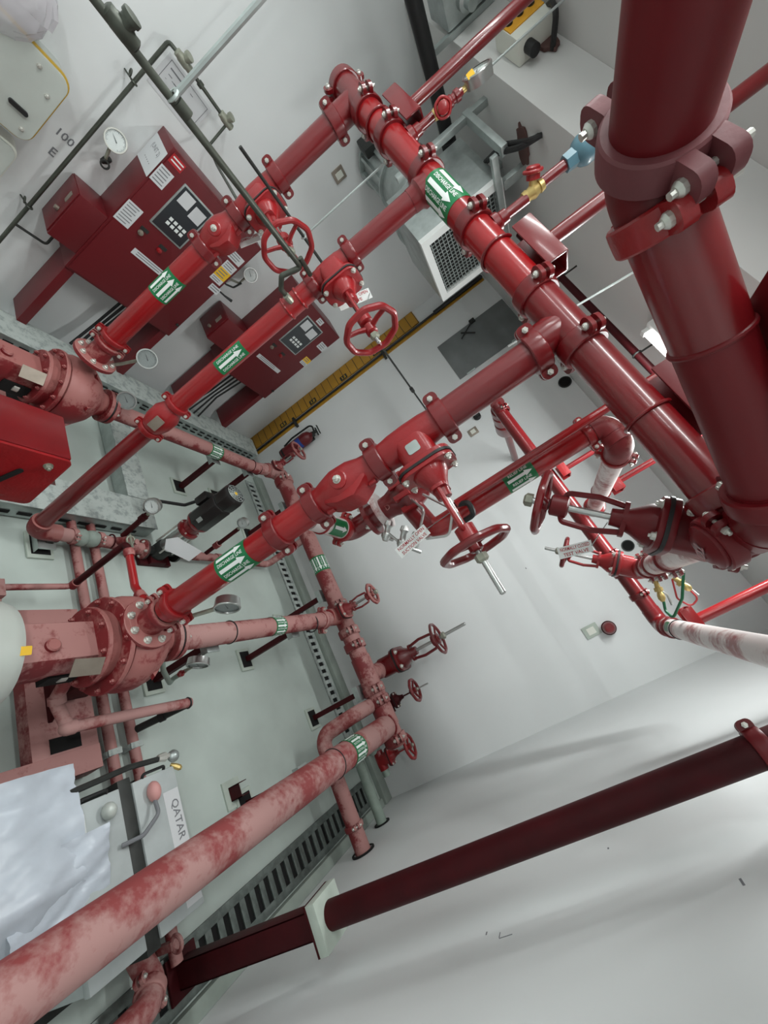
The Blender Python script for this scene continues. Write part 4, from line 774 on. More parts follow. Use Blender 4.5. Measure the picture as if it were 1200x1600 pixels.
# ---- test line run on the front wall
XZ = 2.745
t = thing('test_line_pipe', 'red pipe running high along the front wall to the right, behind the relief pipe', 'pipe', (-.5, 2.8, XZ))
part('pipe_wall', pipe_mb((-1.36, 2.8, XZ-.01), (.30, 2.8, XZ), .044), M['redd'], t)
for x in (-1.30, -.10, .02, .17): coupling(t, (x, 2.8, XZ), XAX, .044, FB, M['redd'], .036)
b = MB(); b.sweep(fillet([(.26, 2.8, XZ), (.36, 2.8, XZ), (.36, 2.66, XZ)], .06, 6), .047, 22); part('elbow', b, M['redd'], t)
t = thing('test_line_pipe', 'dusty red ribbed fitting between the wall pipe end and the front wall', 'pipe', (-1.36, 3.1, XZ))
part('ribbed_fitting', MB().lathe((-1.36, 2.80, XZ), YAX, [(-.03, .05), (.06, .05), (.07, .062), (.13, .066), (.15, .05), (.17, .066), (.27, .070), (.29, .055), (.31, .072), (.44, .078), (.47, .07), (.50, .05)], 26), M['redd'], t); part('pipe_wall', pipe_mb((-1.36, 3.2, XZ), (-1.36, YB-.003, XZ), .03, 18), M['redd'], t)
t = thing('test_line_pipe', 'whitish pink pipe at the right edge, coming forward along the right wall', 'pipe', (.36, 1.5, XZ))
part('pipe_wall', pipe_mb((.36, 2.68, XZ), (.36, -1.2, XZ), .0435, 32), M['pale'], t)  # whitish tone holds the light from overhead in its colour
for y in (2.66, 2.55): part('collar', MB().ring((.36, y, XZ), YAX, .046, .008, 28, 8), M['redd'], t)
b = MB(); b.ring((.36, 2.40, XZ), YAX, .0445, .003, 28, 8); part('strap', b, M['black'], t)
f = cylmap((.36, 2.47, XZ), YAX, toward((.36, 2.47, XZ), YAX), .0447); vs = []; fs = []
for i in range(11):
    for u in (-.035, .035): vs.append(f(u, -.025+.05*i/10))
for i in range(10): fs.append((2*i, 2*i+1, 2*i+3, 2*i+2))
part('sticker', MB().add(vs, fs), M['green'], t, 'faded green sticker')
hanger('slim red post hanger standing over the relief pipe near the front wall', XR+.105, 2.45, 2.91, ZS, .017, .10, .05, m='redc', ax='X')
hanger('slim red post hanger over the wall pipe, left of the relief pipe elbow', -.70, 2.80, 2.80, ZS, .017, .10, .05, m='redc')
hanger('bright red post hanger over the whitish pipe at the right', .36, 2.45, 2.795, ZS, .026, .14, .05, m='red')
# flow meter hoses
t = solo('flow_hose', 'dark green hose looping below the maroon valve to the whitish pipe', 'hose', MB().sweep(fillet([(0.135, 2.200, 2.868), (0.224, 2.200, 2.798), (0.285, 2.250, 2.727), (0.251, 2.300, 2.727), (0.172, 2.300, 2.765)], .02, 4), .0062, 8), M['green2'], (0.224, 2.200, 2.798))
t = solo('flow_hose', 'thin red hose looping below the maroon valve beside the green one', 'hose', MB().sweep(fillet([(0.140, 2.250, 2.825), (0.220, 2.250, 2.791), (0.275, 2.250, 2.816), (0.257, 2.250, 2.861), (0.199, 2.250, 2.854)], .02, 4), .004, 8), M['redhose'], (0.275, 2.250, 2.816))
for k, (a_, b_, l) in enumerate((((0.118, 2.300, 2.772), (0.211, 2.300, 2.744), 'left brass hose tap below the small tilted valve'), ((0.135, 2.250, 2.834), (0.215, 2.250, 2.859), 'right brass hose tap below the maroon valve'))):
    t = thing('hose_tap', l, 'valve', a_); a_ = V(a_); b_ = V(b_); d = b_-a_; L_ = d.length
    part('body', MB().lathe(a_, d, [(0, .010), (L_*.3, .012), (L_*.32, .019), (L_*.5, .019), (L_*.52, .011), (L_*.7, .016), (L_*.85, .016), (L_, .008)], 10), M['brass'], t); part('lever', MB().sweep([a_+d*.4, a_+d*.4+V((.04, .02, .02)), a_+d*.8+V((.05, .02, .02))], .005, 6), M['stainless'], t)
# tags on valves
def valve_tag(label, c, x, y, L, H, lines, to):
    c = V(c); x = V(x).normalized(); y = V(y).normalized(); n = x.cross(y); b = MB(); b.box(c, (L, H, .003), (x, y, n)); t = solo('valve_tag', label, 'sign', b, M['white'], c)
    q = MB(); f = flatmap(c, x, y, .0022)
    for i, s in enumerate(lines): text_on(q, s, H*.42, lambda u, v, i=i: f(u, v+H*(.24-.48*i)), min(1.2, L*.9/(len(s)*H*.42*.64)))
    part('lettering', q, M['redink'], t); part('tie_wire', MB().sweep([c+x*L*.48, V(to)], .0016, 6), M['galv'], t); return t
up_ = V((0, 0, 1)); 
valve_tag('white tag with red words hanging below the relief valve by the nearest handwheel', (-.44, 1.48, 2.015), (-.25, .25, .95), (-.9, -.35, -.1), .15, .045, ['NORMALLY OPEN', 'SUCTION VALVE'], (-.42, 1.355, 2.235))
valve_tag('white tag with red words between the middle handwheel and the far control cabinet', (-1.63, 1.50, 2.33), (.0, .35, .95), (-.9, -.35, .15), .17, .05, ['NORMALLY OPEN', 'VALVE'], (-1.36, 1.345, 2.33))
valve_tag('white tag with red words behind the leftmost handwheel', (-2.38, 1.42, 2.03), (.0, .35, .95), (-.9, -.35, .15), .12, .045, ['NORMALLY OPEN'], (-2.20, 1.36, 2.20))
valve_tag('dark red tag with white words hanging from the maroon tilted valve', (-.13, 1.62, 2.50), (.25, .2, .95), (-.8, -.5, .25), .12, .045, ['NORMALLY CLOSED', 'TEST VALVE'], (-.145, 1.49, 2.62))
# supports of the low pipes
def support(label, x, y, ztop, ybase=None, tilt=0.):
    yb = y if ybase is None else ybase; t = thing('pipe_support', label, 'pipe support', (x, yb, 0))
    b = MB(); d = (V((x, y, ztop))-V((x, yb, 0))); L_ = d.length; b.box((V((x, y, ztop))+V((x, yb, 0)))/2, (.04, .006, L_), (V((1, 0, 0)), V((0, 1, 0)), V((0, 0, 1)))); b.box((V((x, y, ztop))+V((x, yb, 0)))/2+V((.018, .018, 0)), (.006, .04, L_)); part('angle_post', b, M['oxide'], t)
    b = MB(); b.bb((x-.06, y-.04, ztop-.01), (x+.06, y+.05, ztop)); b.bb((x-.06, y-.045, ztop-.05), (x+.06, y-.04, ztop)); part('head_plate', b, M['galv'], t, None, .002)
    b = MB(); b.bb((x-.09, yb-.07, 0), (x+.09, yb+.07, .018)); part('grout_pad', b, M['grout'], t, None, .006); b = MB(); b.bb((x-.065, yb-.05, .018), (x+.065, yb+.05, .0205)); part('pocket', b, M['void'], t, 'dark patch for the shade of a pocket in the grout')  # dark slab on the pad paints the shade of a sunken pocket
for a_ in (('angle post support below the suction pipe of the front pump', SX, 2.76, SZ-.07), ('angle post support below the low header, left of the front suction pipe', -1.02, YH-.02, ZL-.085), ('angle post support below the low header near the big pink pipe', -.10, YH-.06, ZL-.09), ('angle post support below the suction pipe of the far left pump', SX1-.03, 2.62, SZ1-.065), ('second angle post support at the far end of the left suction pipe', SX1-.05, 3.08, SZ1-.065), ('angle post support at the left end of the low header', -2.05, YH-.02, ZL-.085), ('short channel support below the big pink pipe', DX-.03, 2.36, DZ-.10), ('stub support below the dusty jockey pipe elbow', X2+.02, 1.40, .075), ('support below the dusty end of the front suction pipe', SX+.02, 1.92, SZ-.075)): support(*a_)
# vertical pipe on channel post by the right wall
PX, PY = .65, 1.735
t = thing('standpipe', 'very dark red vertical pipe crossing the lower right in front of the right wall', 'pipe', (PX, PY, .9)); part('pipe_wall', pipe_mb((PX, PY, .905), (PX, PY, ZC), .050, 36), M['oxide'], t)
coupling(t, (PX, PY, 2.62), UPZ, .050, None, M['maroon'], .05)
t = thing('channel_post', 'dark red steel channel post with pale end plate standing by the drain', 'pipe support', (PX, PY, 0))
b = MB(); b.bb((PX-.05, PY-.036, .03), (PX+.05, PY-.028, .86)); b.bb((PX-.05, PY-.036, .03), (PX-.043, PY+.036, .86)); b.bb((PX+.043, PY-.036, .03), (PX+.05, PY+.036, .86)); part('channel', b, M['oxide'], t, None, .002)
b = MB(); b.bb((PX-.085, PY-.085, .862), (PX+.085, PY+.085, .905)); part('top_plate', b, M['grout'], t, 'pale unpainted edge of the top plate', .002); b = MB(); b.bb((PX-.085, PY-.085, .852), (PX+.085, PY+.085, .862)); part('plate_underside', b, M['oxide'], t)
b = MB(); b.bb((PX-.08, PY-.08, .017), (PX+.08, PY+.08, .03)); part('base_plate', b, M['oxide'], t)
t = thing('pipe_elbow', 'dusty grooved elbow lying near the drain at the bottom edge', 'pipe fitting', (.60, 1.45, .1))
part('body', MB().sweep(fillet([(.46, 1.50, .10), (.56, 1.50, .16), (.60, 1.42, .22), (.60, 1.22, .24)], .05, 5), .048, 22), M['drp'], t); coupling(t, (.575, 1.47, .18), (.4, -.7, .5), .048, (.8, .4, 0), M['drr']); 
t = thing('pipe_clip', 'small dusty pipe clamp standing on the floor behind the channel post', 'pipe support', (.50, 1.62, .0)); b = MB(); b.bb((.49, 1.60, 0), (.52, 1.63, .16)); b.ring((.505, 1.615, .18), YAX, .03, .009, 20, 8); part('clamp', b, M['drp'], t)
# ================================================================== LEFT WALL: CONTROL CABINETS
XF = -3.345
def cabinet(label, y0, y1, z0, z1, hb, dy, legz, stick, seed):
    t = thing('control_cabinet', label, 'cabinet', (-3.49, (y0+y1)/2, legz)); R_ = random.Random(seed)
    part('body', MB().bb((XA, y0, z0), (XF, y1, z1)), M['cab'], t, None, .006)
    b = MB(); b.prism(rrect(y1-y0-.03, z1-z0-.03, .01), (XF, (y0+y1)/2, (z0+z1)/2), (V(YAX), V(UPZ), V(XAX)), 0, .010); dr = part('door', b, M['cab'], t, None, .003)
    for y in (y0+.012, y1-.072):
        part('leg', MB().bb((XA+.02, y, legz), (XF-.02, y+.06, z0)), M['cab'], t, None, .003)
    hy0, hy1, hz0, hz1 = hb
    hbx = part('handle_box', MB().bb((XA+.01, hy0, hz0), (XF-.005, hy1, hz1)), M['cab'], t, 'smaller red box on the left side', .004)
    part('lid', MB().bb((XA+.02, hy0-.008, hz0+.01), (XF-.02, hy0, hz1-.006)), M['cab'], hbx, None, .003)
    q = MB(); q.bb((-3.45, hy0-.011, hz1-.12), (-3.41, hy0-.008, hz1-.05)); q.lathe((-3.43, hy0-.01, hz1-.19), (0, -1, 0), [(0, .014), (.02, .014), (.022, .008)], 14); part('latch', q, M['plate'], hbx, 'metal latch plate')
    # display
    a0, a1, b0, b1 = dy
    q = MB(); q.prism(rrect(a1-a0, b1-b0, .006), (XF+.010, (a0+a1)/2, (b0+b1)/2), (V(YAX), V(UPZ), V(XAX)), 0, .006); part('display_frame', q, M['galv'], dr, 'silver framed display', .002)
    q = MB(); q.bb((XF+.016, a0+.012, b0+.012), (XF+.0175, a1-.012, b1-.012)); ds = part('display', q, M['glassd'], dr, 'dark display panel')
    w_, h_ = a1-a0, b1-b0
    q = MB(); q.bb((XF+.0176, a0+w_*.45, b0+h_*.52), (XF+.0186, a0+w_*.88, b0+h_*.92)); q2 = MB(); q2.bb((XF+.0176, a0+w_*.45, b0+h_*.52), (XF+.0186, a0+w_*.64, b0+h_*.9)); q2.bb((XF+.0176, a0+w_*.69, b0+h_*.46), (XF+.0186, a0+w_*.88, b0+h_*.86))
    q1 = MB(); q1.bb((XF+.0176, a0+w_*.12, b0+h_*.66), (XF+.0187, a0+w_*.46, b0+h_*.92)); part('screen_label', q1, M['paper'], dr, 'white paper on the display')
    q1 = MB(); q1.bb((XF+.0176, a0+w_*.54, b0+h_*.60), (XF+.0187, a0+w_*.90, b0+h_*.86)); part('screen_label', q1, M['paper'], dr, 'white paper on the display')
    for i in range(4):
        for j in range(2):
            q = MB(); q.bb((XF+.0176, a0+w_*(.28+.14*i), b0+h_*(.20+.10*j)), (XF+.021, a0+w_*(.37+.14*i), b0+h_*(.265+.10*j))); part('button', q, M['white'], dr)
    for kind, ya, yb_, za, zb in stick:
        q = MB(); x0 = XF+.010
        q.bb((x0, ya, za), (x0+.0015, yb_, zb)); s = part('label_sticker', q, M[kind], dr, {'paper': 'white printed sticker', 'yellow': 'yellow warning sticker', 'redink': 'red and white sticker'}[kind])
        l = MB(); n = max(2, int((zb-za)/.022)); vert = (yb_-ya) >= (zb-za)
        for i in range(n):
            z = za+(zb-za)*(i+.7)/(n+.6); e = yb_-(yb_-ya)*R_.uniform(.08, .3); l.bb((x0+.0015, ya+(yb_-ya)*.1, z), (x0+.0019, e, z+(zb-za)*.18/n*1.6))
        part('print_lines', l, M['grayink'] if kind != 'redink' else M['white'], s)['kind'] = 'stuff'
    for y, z, m in ((a0+.01, b0-.10, 'plate'), (a0+.16, b0-.11, 'redc')):
        q = MB(); q.bb((XF+.010, y-.02, z+.02), (XF+.013, y+.035, z+.045)); part('button_plate', q, M['dark'], dr)
        q = MB(); q.lathe((XF+.010, y, z), XAX, [(0, .018), (.012, .018), (.014, .012), (.024, .012), (.026, .006)], 16); part('push_button', q, M[m], dr)
    q = MB(); q.lathe((XF+.010, y1-.03, z0+.14), XAX, [(0, .012), (.012, .012), (.014, .006)], 12); part('door_lock', q, M['dark'], dr)
    return t
c1 = cabinet('larger nearer dark red control cabinet on the left wall, with paper on its side', 1.293, 2.11, .835, 1.922, (1.125, 1.293, .955, 1.295), (1.452, 1.70, 1.472, 1.825), .26,
  [('paper', 1.30, 1.39, 1.68, 1.80), ('redink', 1.31, 1.40, 1.84, 1.90), ('paper', 1.30, 1.40, 1.33, 1.49), ('paper', 1.50, 1.77, 1.215, 1.262), ('yellow', 1.98, 2.085, 1.515, 1.60), ('paper', 1.98, 2.085, 1.47, 1.515), ('paper', 1.98, 2.085, 1.60, 1.67), ('paper', 2.03, 2.12, 1.395, 1.45), ('paper', 1.93, 2.08, 1.69, 1.76), ('paper', 1.80, 1.86, 1.86, 1.90)], 3)
b = MB(); b.bb((-3.62, 1.2895, 1.67), (-3.34, 1.292, 1.865)); pp_ = solo('notice_paper', 'white handwritten paper sheet taped over the side of the nearer control cabinet', 'paper', b, M['paper'], (-3.48, 1.29, 1.67))
q = MB(); f = flatmap((-3.48, 1.2893, 1.77), (1, 0, 0), (0, 0, 1), .0)
for i, s in enumerate(('(UNIT 2)', '- - - - -')): text_on(q, s, .045, lambda u, v, i=i: f(u, v+.035-.08*i))
part('lettering', q, M['grayink'], pp_)
cabinet('smaller further dark red control cabinet on the left wall, near the yellow scale', 2.645, 3.345, .86, 1.945, (2.36, 2.645, 1.03, 1.30), (2.852, 3.13, 1.475, 1.852), .26,
  [('paper', 2.83, 3.17, 1.195, 1.24), ('paper', 2.97, 3.05, 1.87, 1.925), ('yellow', 3.24, 3.335, 1.49, 1.55), ('paper', 3.24, 3.335, 1.45, 1.49), ('paper', 3.22, 3.33, 1.70, 1.78)], 5)
t = solo('junction_box', 'cream wall box beside the further control cabinet', 'box', MB().bb((XA, 3.36, 1.28), (XA+.06, 3.56, 1.42)), M['cream'], (-3.6, 3.46, 1.28), None, .006)
t = solo('wall_socket', 'small white socket box with black rocker beside the further control cabinet', 'socket', MB().bb((XA, 3.42, 1.66), (XA+.05, 3.56, 1.76)), M['cream'], (-3.6, 3.49, 1.66), None, .006); part('rocker', MB().bb((XA+.05, 3.47, 1.68), (XA+.056, 3.52, 1.74)), M['dark'], t, 'black rocker')
t = solo('wall_socket', 'small pale socket plate high on the left wall behind the header', 'socket', MB().bb((XA, 2.22, 2.70), (XA+.012, 2.32, 2.80)), M['plate'], (XA, 2.27, 2.70), None, .003); part('insert', MB().bb((XA+.012, 2.245, 2.72), (XA+.016, 2.295, 2.78)), M['cream'], t)
b = MB()
for i in range(5): b.sweep(fillet([(-3.45+.02*i, 2.86+.03*i, .87), (-3.44+.02*i, 2.84+.02*i, .55), (-3.38+.02*i, 2.70+.05*i, .27)], .05, 4), .009, 8)
solo('cable_bundle', 'bundle of black cables hanging below the further control cabinet', 'cable', b, M['black'], (-3.42, 2.8, .3))['kind'] = 'stuff'
b = MB()
for i in range(3): b.sweep(fillet([(-3.48+.02*i, 1.75+.025*i, .84), (-3.47+.02*i, 1.72+.02*i, .5), (-3.40+.02*i, 1.66+.03*i, .27)], .05, 4), .011, 8)
solo('cable_bundle', 'black cables hanging below the nearer control cabinet behind the riser', 'cable', b, M['black'], (-3.45, 1.7, .3))['kind'] = 'stuff'
# sensing lines
t = thing('sensing_pipe', 'thin dark pipe running down the left wall to the nearer control cabinet', 'pipe', (-3.57, 1.06, 1.2))
part('pipe_wall', MB().sweep(fillet([(-3.55, 1.045, .20), (-3.55, 1.05, 2.255), (-3.50, 1.10, 2.262), (-3.50, 1.48, 2.265)], .02, 3), .0115, 10), M['bronze'], t)
part('branch', MB().sweep(fillet([(-3.55, 1.05, .795), (-3.55, 1.225, .80), (-3.55, 1.225, .90), (-3.55, 1.26, .93)], .02, 3), .009, 8), M['dark'], t)
part('branch', MB().sweep(fillet([(-3.50, 1.47, 2.265), (-3.50, 1.48, 2.08), (-3.30, 1.50, 2.06), (-2.56, YR+.01, 2.10), (X1, YR, 2.10)], .02, 3), .009, 8), M['bronze'], t)
for y, z in ((1.05, 1.96), (1.05, .95)):
    b = MB(); b.ring((-3.55, y, z), UPZ, .016, .006, 18, 6); b.cyl((-3.55, y-.01, z), (XA+.004, y-.04, z), .005, 8); b.ring((-3.55, y-.035, z+.02), (0, 1, .3), .018, .005, 14, 6); part('clip', b, M['bronze'], t)
def swing_check(parent, c, ax, d, k, m='bronzel'):
    b = MB(); c = V(c); b.lathe(c, ax, [(-.05*k, .014*k), (-.045*k, .022*k), (-.03*k, .022*k), (-.02*k, .026*k), (.02*k, .026*k), (.03*k, .022*k), (.045*k, .022*k), (.05*k, .014*k)], 14); b.lathe(c+V((0, 0, 0)), d, [(0, .022*k), (.035*k, .022*k), (.036*k, .027*k), (.05*k, .027*k), (.052*k, .018*k)], 14)
    return part('check_body', b, M[m], parent, 'brass swing check')
swing_check(t, (-3.50, 1.13, 2.262), YAX, (.5, 0, 1), 1.0); swing_check(t, (-3.50, 1.455, 2.265), YAX, (.5, 0, 1), 1.0)
b = MB(); b.lathe((-3.50, 1.25, 2.263), YAX, [(-.012, .018), (.012, .018)], 12); part('union', b, M['bronze'], t)
t = thing('sensing_pipe', 'longer thin brass pipe passing in front of the leftmost handwheel to the slim riser', 'pipe', (X2, .8, 2.23))
part('pipe_wall', MB().sweep(fillet([(-1.62, -.9, 2.235), (-1.62, 1.185, 2.225), (-1.62, 1.155, 2.14), (-1.62, 1.20, 2.10), (X2, YR-.03, 2.095)], .012, 4), .0115, 12), M['bronze'], t)
swing_check(t, (-1.62, .405, 2.238), YAX, (.2, 0, 1), .82, 'bronze'); b = MB(); b.ring((-1.62, .555, 2.236), YAX, .015, .006, 18, 6); b.lathe((-1.62, .585, 2.236), YAX, [(-.02, .017), (.02, .017)], 12); part('clip', b, M['bronze'], t)
b = MB(); b.lathe((-1.62, 1.235, 2.098), (0, 1, 0), [(0, .015), (.04, .015)], 10); part('nipple', b, M['bronzel'], t)
part('plug_end', MB().cyl((-1.62, 1.15, 2.245), (-1.62, 1.24, 2.235), .010, 10), M['bronze'], t)
t = thing('sensing_pipe', 'very thin dark pipe running past the middle handwheel towards the front wall', 'pipe', (-2.07, 2, 2.29)); part('pipe_wall', pipe_mb((-2.07, .95, 2.29), (-2.07, YB-.003, 2.29), .0075, 10), M['dark'], t)
part('end_nut', MB().cyl((-2.07, 3.02, 2.29), (-2.07, 3.08, 2.29), .016, 8), M['dark'], t)
t = thing('hanger_rod', 'thin steel rod hanging from the soffit to the very thin dark pipe', 'pipe support', (-2.07, 1.40, 2.3)); part('rod', pipe_mb((-2.068, 1.40, 2.285), (-2.068, 1.40, ZC), .005, 8), M['galv'], t); part('ring_clip', MB().ring((-2.07, 1.40, 2.29), YAX, .012, .004, 14, 6), M['galv'], t)
t = thing('hanger_rod', 'pale grey hanger rod holding the brass pipe at the top left', 'pipe support', (-1.62, .56, 2.25))
part('strut', MB().sweep([(-1.62, .555, 2.245), (-1.62, .562, ZC)], .0095, 8), M['galv'], t)
b = MB(); b.ring((-1.62, .552, 2.238), YAX, .017, .006, 18, 6); part('ring_clip', b, M['galv'], t)
t = thing('hanger_rod', 'thin grey rod rising from the thin pipe with two brass check valves', 'pipe support', (-3.5, 1.2, 2.27)); part('rod', pipe_mb((-3.50, 1.205, 2.27), (-3.50, 1.21, ZC), .006, 8), M['galv'], t); part('ring_clip', MB().ring((-3.50, 1.205, 2.263), YAX, .017, .005, 16, 6), M['galv'], t)
# wall gauges
gauge('pressure_gauge', 'round white gauge on the left wall above the nearer control cabinet', (-3.50, 1.135, 1.655), (.9, -.35, .25), UPZ, .060, stem=[(-3.52, 1.14, 1.60), (-3.53, 1.16, 1.53), (-3.57, 1.19, 1.50)], case=M['steel'])
b = MB(); b.lathe((-3.55, 1.175, 1.515), (.3, .3, .9), [(-.03, .014), (0, .022), (.03, .014)], 10); b.ring((-3.51, 1.17, 1.50), (1, -.3, 0), .022, .006, 18, 6); part('cock', b, M['dark'], bpy.data.objects['pressure_gauge.007'] if 'pressure_gauge.007' in bpy.data.objects else t)
gauge('pressure_gauge', 'round white gauge on the left wall between the two control cabinets', (-3.50, 2.30, 1.685), (.9, -.35, .25), UPZ, .058, stem=[(-3.52, 2.30, 1.63), (-3.52, 2.30, 1.56), (-3.56, 2.20, 1.50), (XA, 2.20, 1.50)])
t = solo('sensing_pipe', 'thin black loop of tube below the gauge between the control cabinets', 'pipe', MB().sweep(fillet([(-3.50, 2.16, 1.56), (-3.50, 2.20, 1.47), (-3.50, 2.28, 1.50), (-3.50, 2.30, 1.58)], .02, 3), .008, 8), M['dark'], (-3.5, 2.2, 1.5))
t = thing('lever_valve', 'small black lever on the side of the nearer control cabinet, by the white sticker', 'valve', (-3.42, 2.16, 1.42)); part('lever', MB().sweep([(-3.40, 2.10, 1.42), (-3.38, 2.20, 1.425), (-3.37, 2.27, 1.435)], [.006, .008, .013], 8), M['black'], t)
# drawing sheet on the left wall
b = MB(); b.bb((XA, 1.105, 2.02), (XA+.003, 1.42, 2.225)); dw = solo('wall_drawing', 'white drawing sheet taped on the left wall behind the brass pipes', 'paper', b, M['paper'], (XA, 1.26, 2.02))
b = MB(); x = XA+.0031
for a_, c_ in (((1.13, 2.04), (1.40, 2.043)), ((1.13, 2.205), (1.40, 2.208)), ((1.13, 2.04), (1.133, 2.208)), ((1.397, 2.04), (1.40, 2.208)), ((1.15, 2.17), (1.24, 2.178)), ((1.26, 2.09), (1.262, 2.20))): b.bb((x, a_[0], a_[1]), (x+.0006, c_[0], c_[1]))
for i in range(16):
    y = 1.15+random.random()*.22; z = 2.06+random.random()*.12; b.bb((x, y, z), (x+.0006, y+random.uniform(.006, .03), z+random.uniform(.002, .006)))
part('print_lines', b, M['grayink'], dw)['kind'] = 'stuff'
# grey enclosure and plastic wrap, top left
t = thing('electrical_box', 'pale grey box with rounded plate and yellow gasket on the left wall', 'box', (-3.53, .6, 1.30))
b = MB(); b.prism(rrect(.60, .42, .06, 6), (XA, .55, 1.50), (V(YAX), V(UPZ), V(XAX)), 0, .17); part('body', b, M['motorg'], t, None, .004)
b = MB(); b.prism(rrect(.62, .44, .07, 6), (XA+.17, .55, 1.50), (V(YAX), V(UPZ), V(XAX)), 0, .022); part('gasket', b, M['gasket'], t, 'yellow rubber gasket', .004)
b = MB(); b.prism(rrect(.60, .42, .06, 6), (XA+.192, .55, 1.50), (V(YAX), V(UPZ), V(XAX)), 0, .025); pl = part('front_plate', b, M['motorg'], t, None, .006)
b = MB(); b.prism(rrect(.085, .022, .01), (XA+.217, .745, 1.425), (V(YAX), V(UPZ), V(XAX)), 0, .02); part('latch', b, M['black'], pl, 'black latch handle')
for y, z in ((.80, 1.575), (.80, 1.345), (.72, 1.66)): bolt(pl, (XA+.217, y, z), XAX, .010)
t = thing('electrical_box', 'smaller cream box below the grey gasketed box at the left edge', 'box', (-3.56, .70, .95)); b = MB(); b.prism(rrect(.42, .25, .05, 6), (XA, .66, 1.09), (V(YAX), V(UPZ), V(XAX)), 0, .14); part('body', b, M['cream'], t, None, .004); b = MB(); b.prism(rrect(.40, .23, .045, 6), (XA+.14, .66, 1.09), (V(YAX), V(UPZ), V(XAX)), 0, .02); part('front_plate', b, M['motorg'], t, None, .004)
def crumple(u0, u1, v0, v1, n, fn, seed, amp, thick=0.):
    R_ = random.Random(seed); vs = []; fs = []; P_ = [[R_.uniform(-1, 1) for _ in range(n+1)] for _ in range(n+1)]
    for i in range(n+1):
        for j in range(n+1):
            a = u0+(u1-u0)*i/n; b_ = v0+(v1-v0)*j/n; vs.append(fn(a, b_, amp*P_[i][j]+amp*.8*math.sin(i*1.1+j*.7)))
    for i in range(n):
        for j in range(n): fs.append((i*(n+1)+j, (i+1)*(n+1)+j, (i+1)*(n+1)+j+1, i*(n+1)+j+1))
    return MB().add(vs, fs)
t = thing('wrapped_device', 'grey wall device wrapped in crumpled clear plastic at the top left corner', 'device', (-3.5, .5, 1.62))
b = MB(); b.lathe((-3.62, .48, 1.85), XAX, [(0, .11), (.12, .12), (.17, .10), (.20, .05), (.205, .001)], 24); part('device', b, M['dark'], t, 'dark round device')
def bag(a, v, k):
    r = .215*(.78+.30*math.sin(v*math.pi))+k; return V((-3.60+.30*math.sin(v*math.pi*.52), .48, 1.82))+V((0, math.cos(a), math.sin(a)))*max(.01, r*math.cos(v*math.pi*.5)**.6 if v < 1 else .01)
b = crumple(0, 2*math.pi, 0, 1, 22, bag, 5, .011); part('plastic_wrap', b, M['film'], t, 'clear crumpled plastic wrap', ang=.35)
# ================================================================== FRONT WALL
t = thing('level_scale', 'tall ochre yellow level scale board with ruled lines on the front wall', 'scale', (-3.53, YB, .09))
part('board', MB().bb((XA+.005, YB-.02, .09), (-3.43, YB-.001, 2.76)), M['ochre'], t, None, .002)
b = MB()
for i in range(27): b.bb((XA+.01, YB-.0212, .15+i*.10), (-3.43, YB-.02, .156+i*.10))
part('ruled_lines', b, M['dark'], t)['kind'] = 'stuff'
for z, s in ((.65, '0.5'), (1.15, '1.0'), (1.65, '1.5'), (2.15, '2.0')):
    b = MB(); b.bb((-3.50, YB-.0225, z-.05), (-3.435, YB-.0212, z+.05)); pl = part('number_plate', b, M['dark'], t, 'small black number plate'); q = MB(); f = flatmap((-3.467, YB-.023, z), (0, 0, 1), (-1, 0, 0)); text_on(q, s, .055, f); part('lettering', q, M['yellow'], pl)
t = thing('sight_tube', 'tall black tube beside the yellow level scale, up to the soffit', 'pipe', (-3.38, YB-.03, .07)); part('tube', pipe_mb((-3.385, YB-.03, .06), (-3.385, YB-.03, ZS-.02), .013, 12), M['black'], t)
part('backing_strip', MB().bb((-3.40, YB-.012, .06), (-3.345, YB, ZS-.02)), M['ochre'], t)
for z in (.80, 2.2): part('clamp', MB().bb((-3.44, YB-.05, z), (-3.30, YB-.004, z+.03)), M['dark'], t)
b = MB(); b.cyl((-3.385, YB-.035, 2.95), (-3.385, YB-.035, ZS-.03), .024, 12); part('upper_sleeve', b, M['black'], t)
t = thing('fire_extinguisher', 'dark red fire extinguisher with blue label hanging on the front wall', 'extinguisher', (-3.02, 3.94, .50))
part('cylinder', MB().lathe((-3.02, 3.94, .50), UPZ, [(0, .05), (.01, .075), (.38, .078), (.43, .062), (.46, .03), (.48, .028)], 28), M['cab'], t); part('base_ring', MB().lathe((-3.02, 3.94, .495), UPZ, [(0, .070), (.05, .079), (.055, .079)], 28), M['black'], t)
b = MB(); b.lathe((-3.02, 3.94, .98), UPZ, [(0, .022), (.05, .022)], 14); b.box((-3.00, 3.93, 1.045), (.11, .022, .014)); b.box((-3.01, 3.93, 1.075), (.13, .022, .010)); b.lathe((-2.97, 3.92, 1.00), (.6, -.8, 0), [(0, .014), (.05, .018)], 10); part('valve_head', b, M['dark'], t)
part('hose', MB().sweep(fillet([(-3.05, 3.94, 1.01), (-3.15, 3.95, 1.02), (-3.16, 3.95, .70), (-3.13, 3.95, .56)], .06, 5), .011, 10), M['black'], t, 'black hose')
f = cylmap((-3.02, 3.94, .78), UPZ, toward((-3.02, 3.94, .78), UPZ), .079); vs = []; fs = []
for i in range(13):
    for u in (-.035, .035): vs.append(f(u, -.075+.15*i/12))
for i in range(12): fs.append((2*i, 2*i+1, 2*i+3, 2*i+2))
part('label_band', MB().add(vs, fs), M['blue'], t, 'blue label band')
part('bracket', MB().bb((-3.05, 4.0, .60), (-2.99, YB, .95)), M['dark'], t)
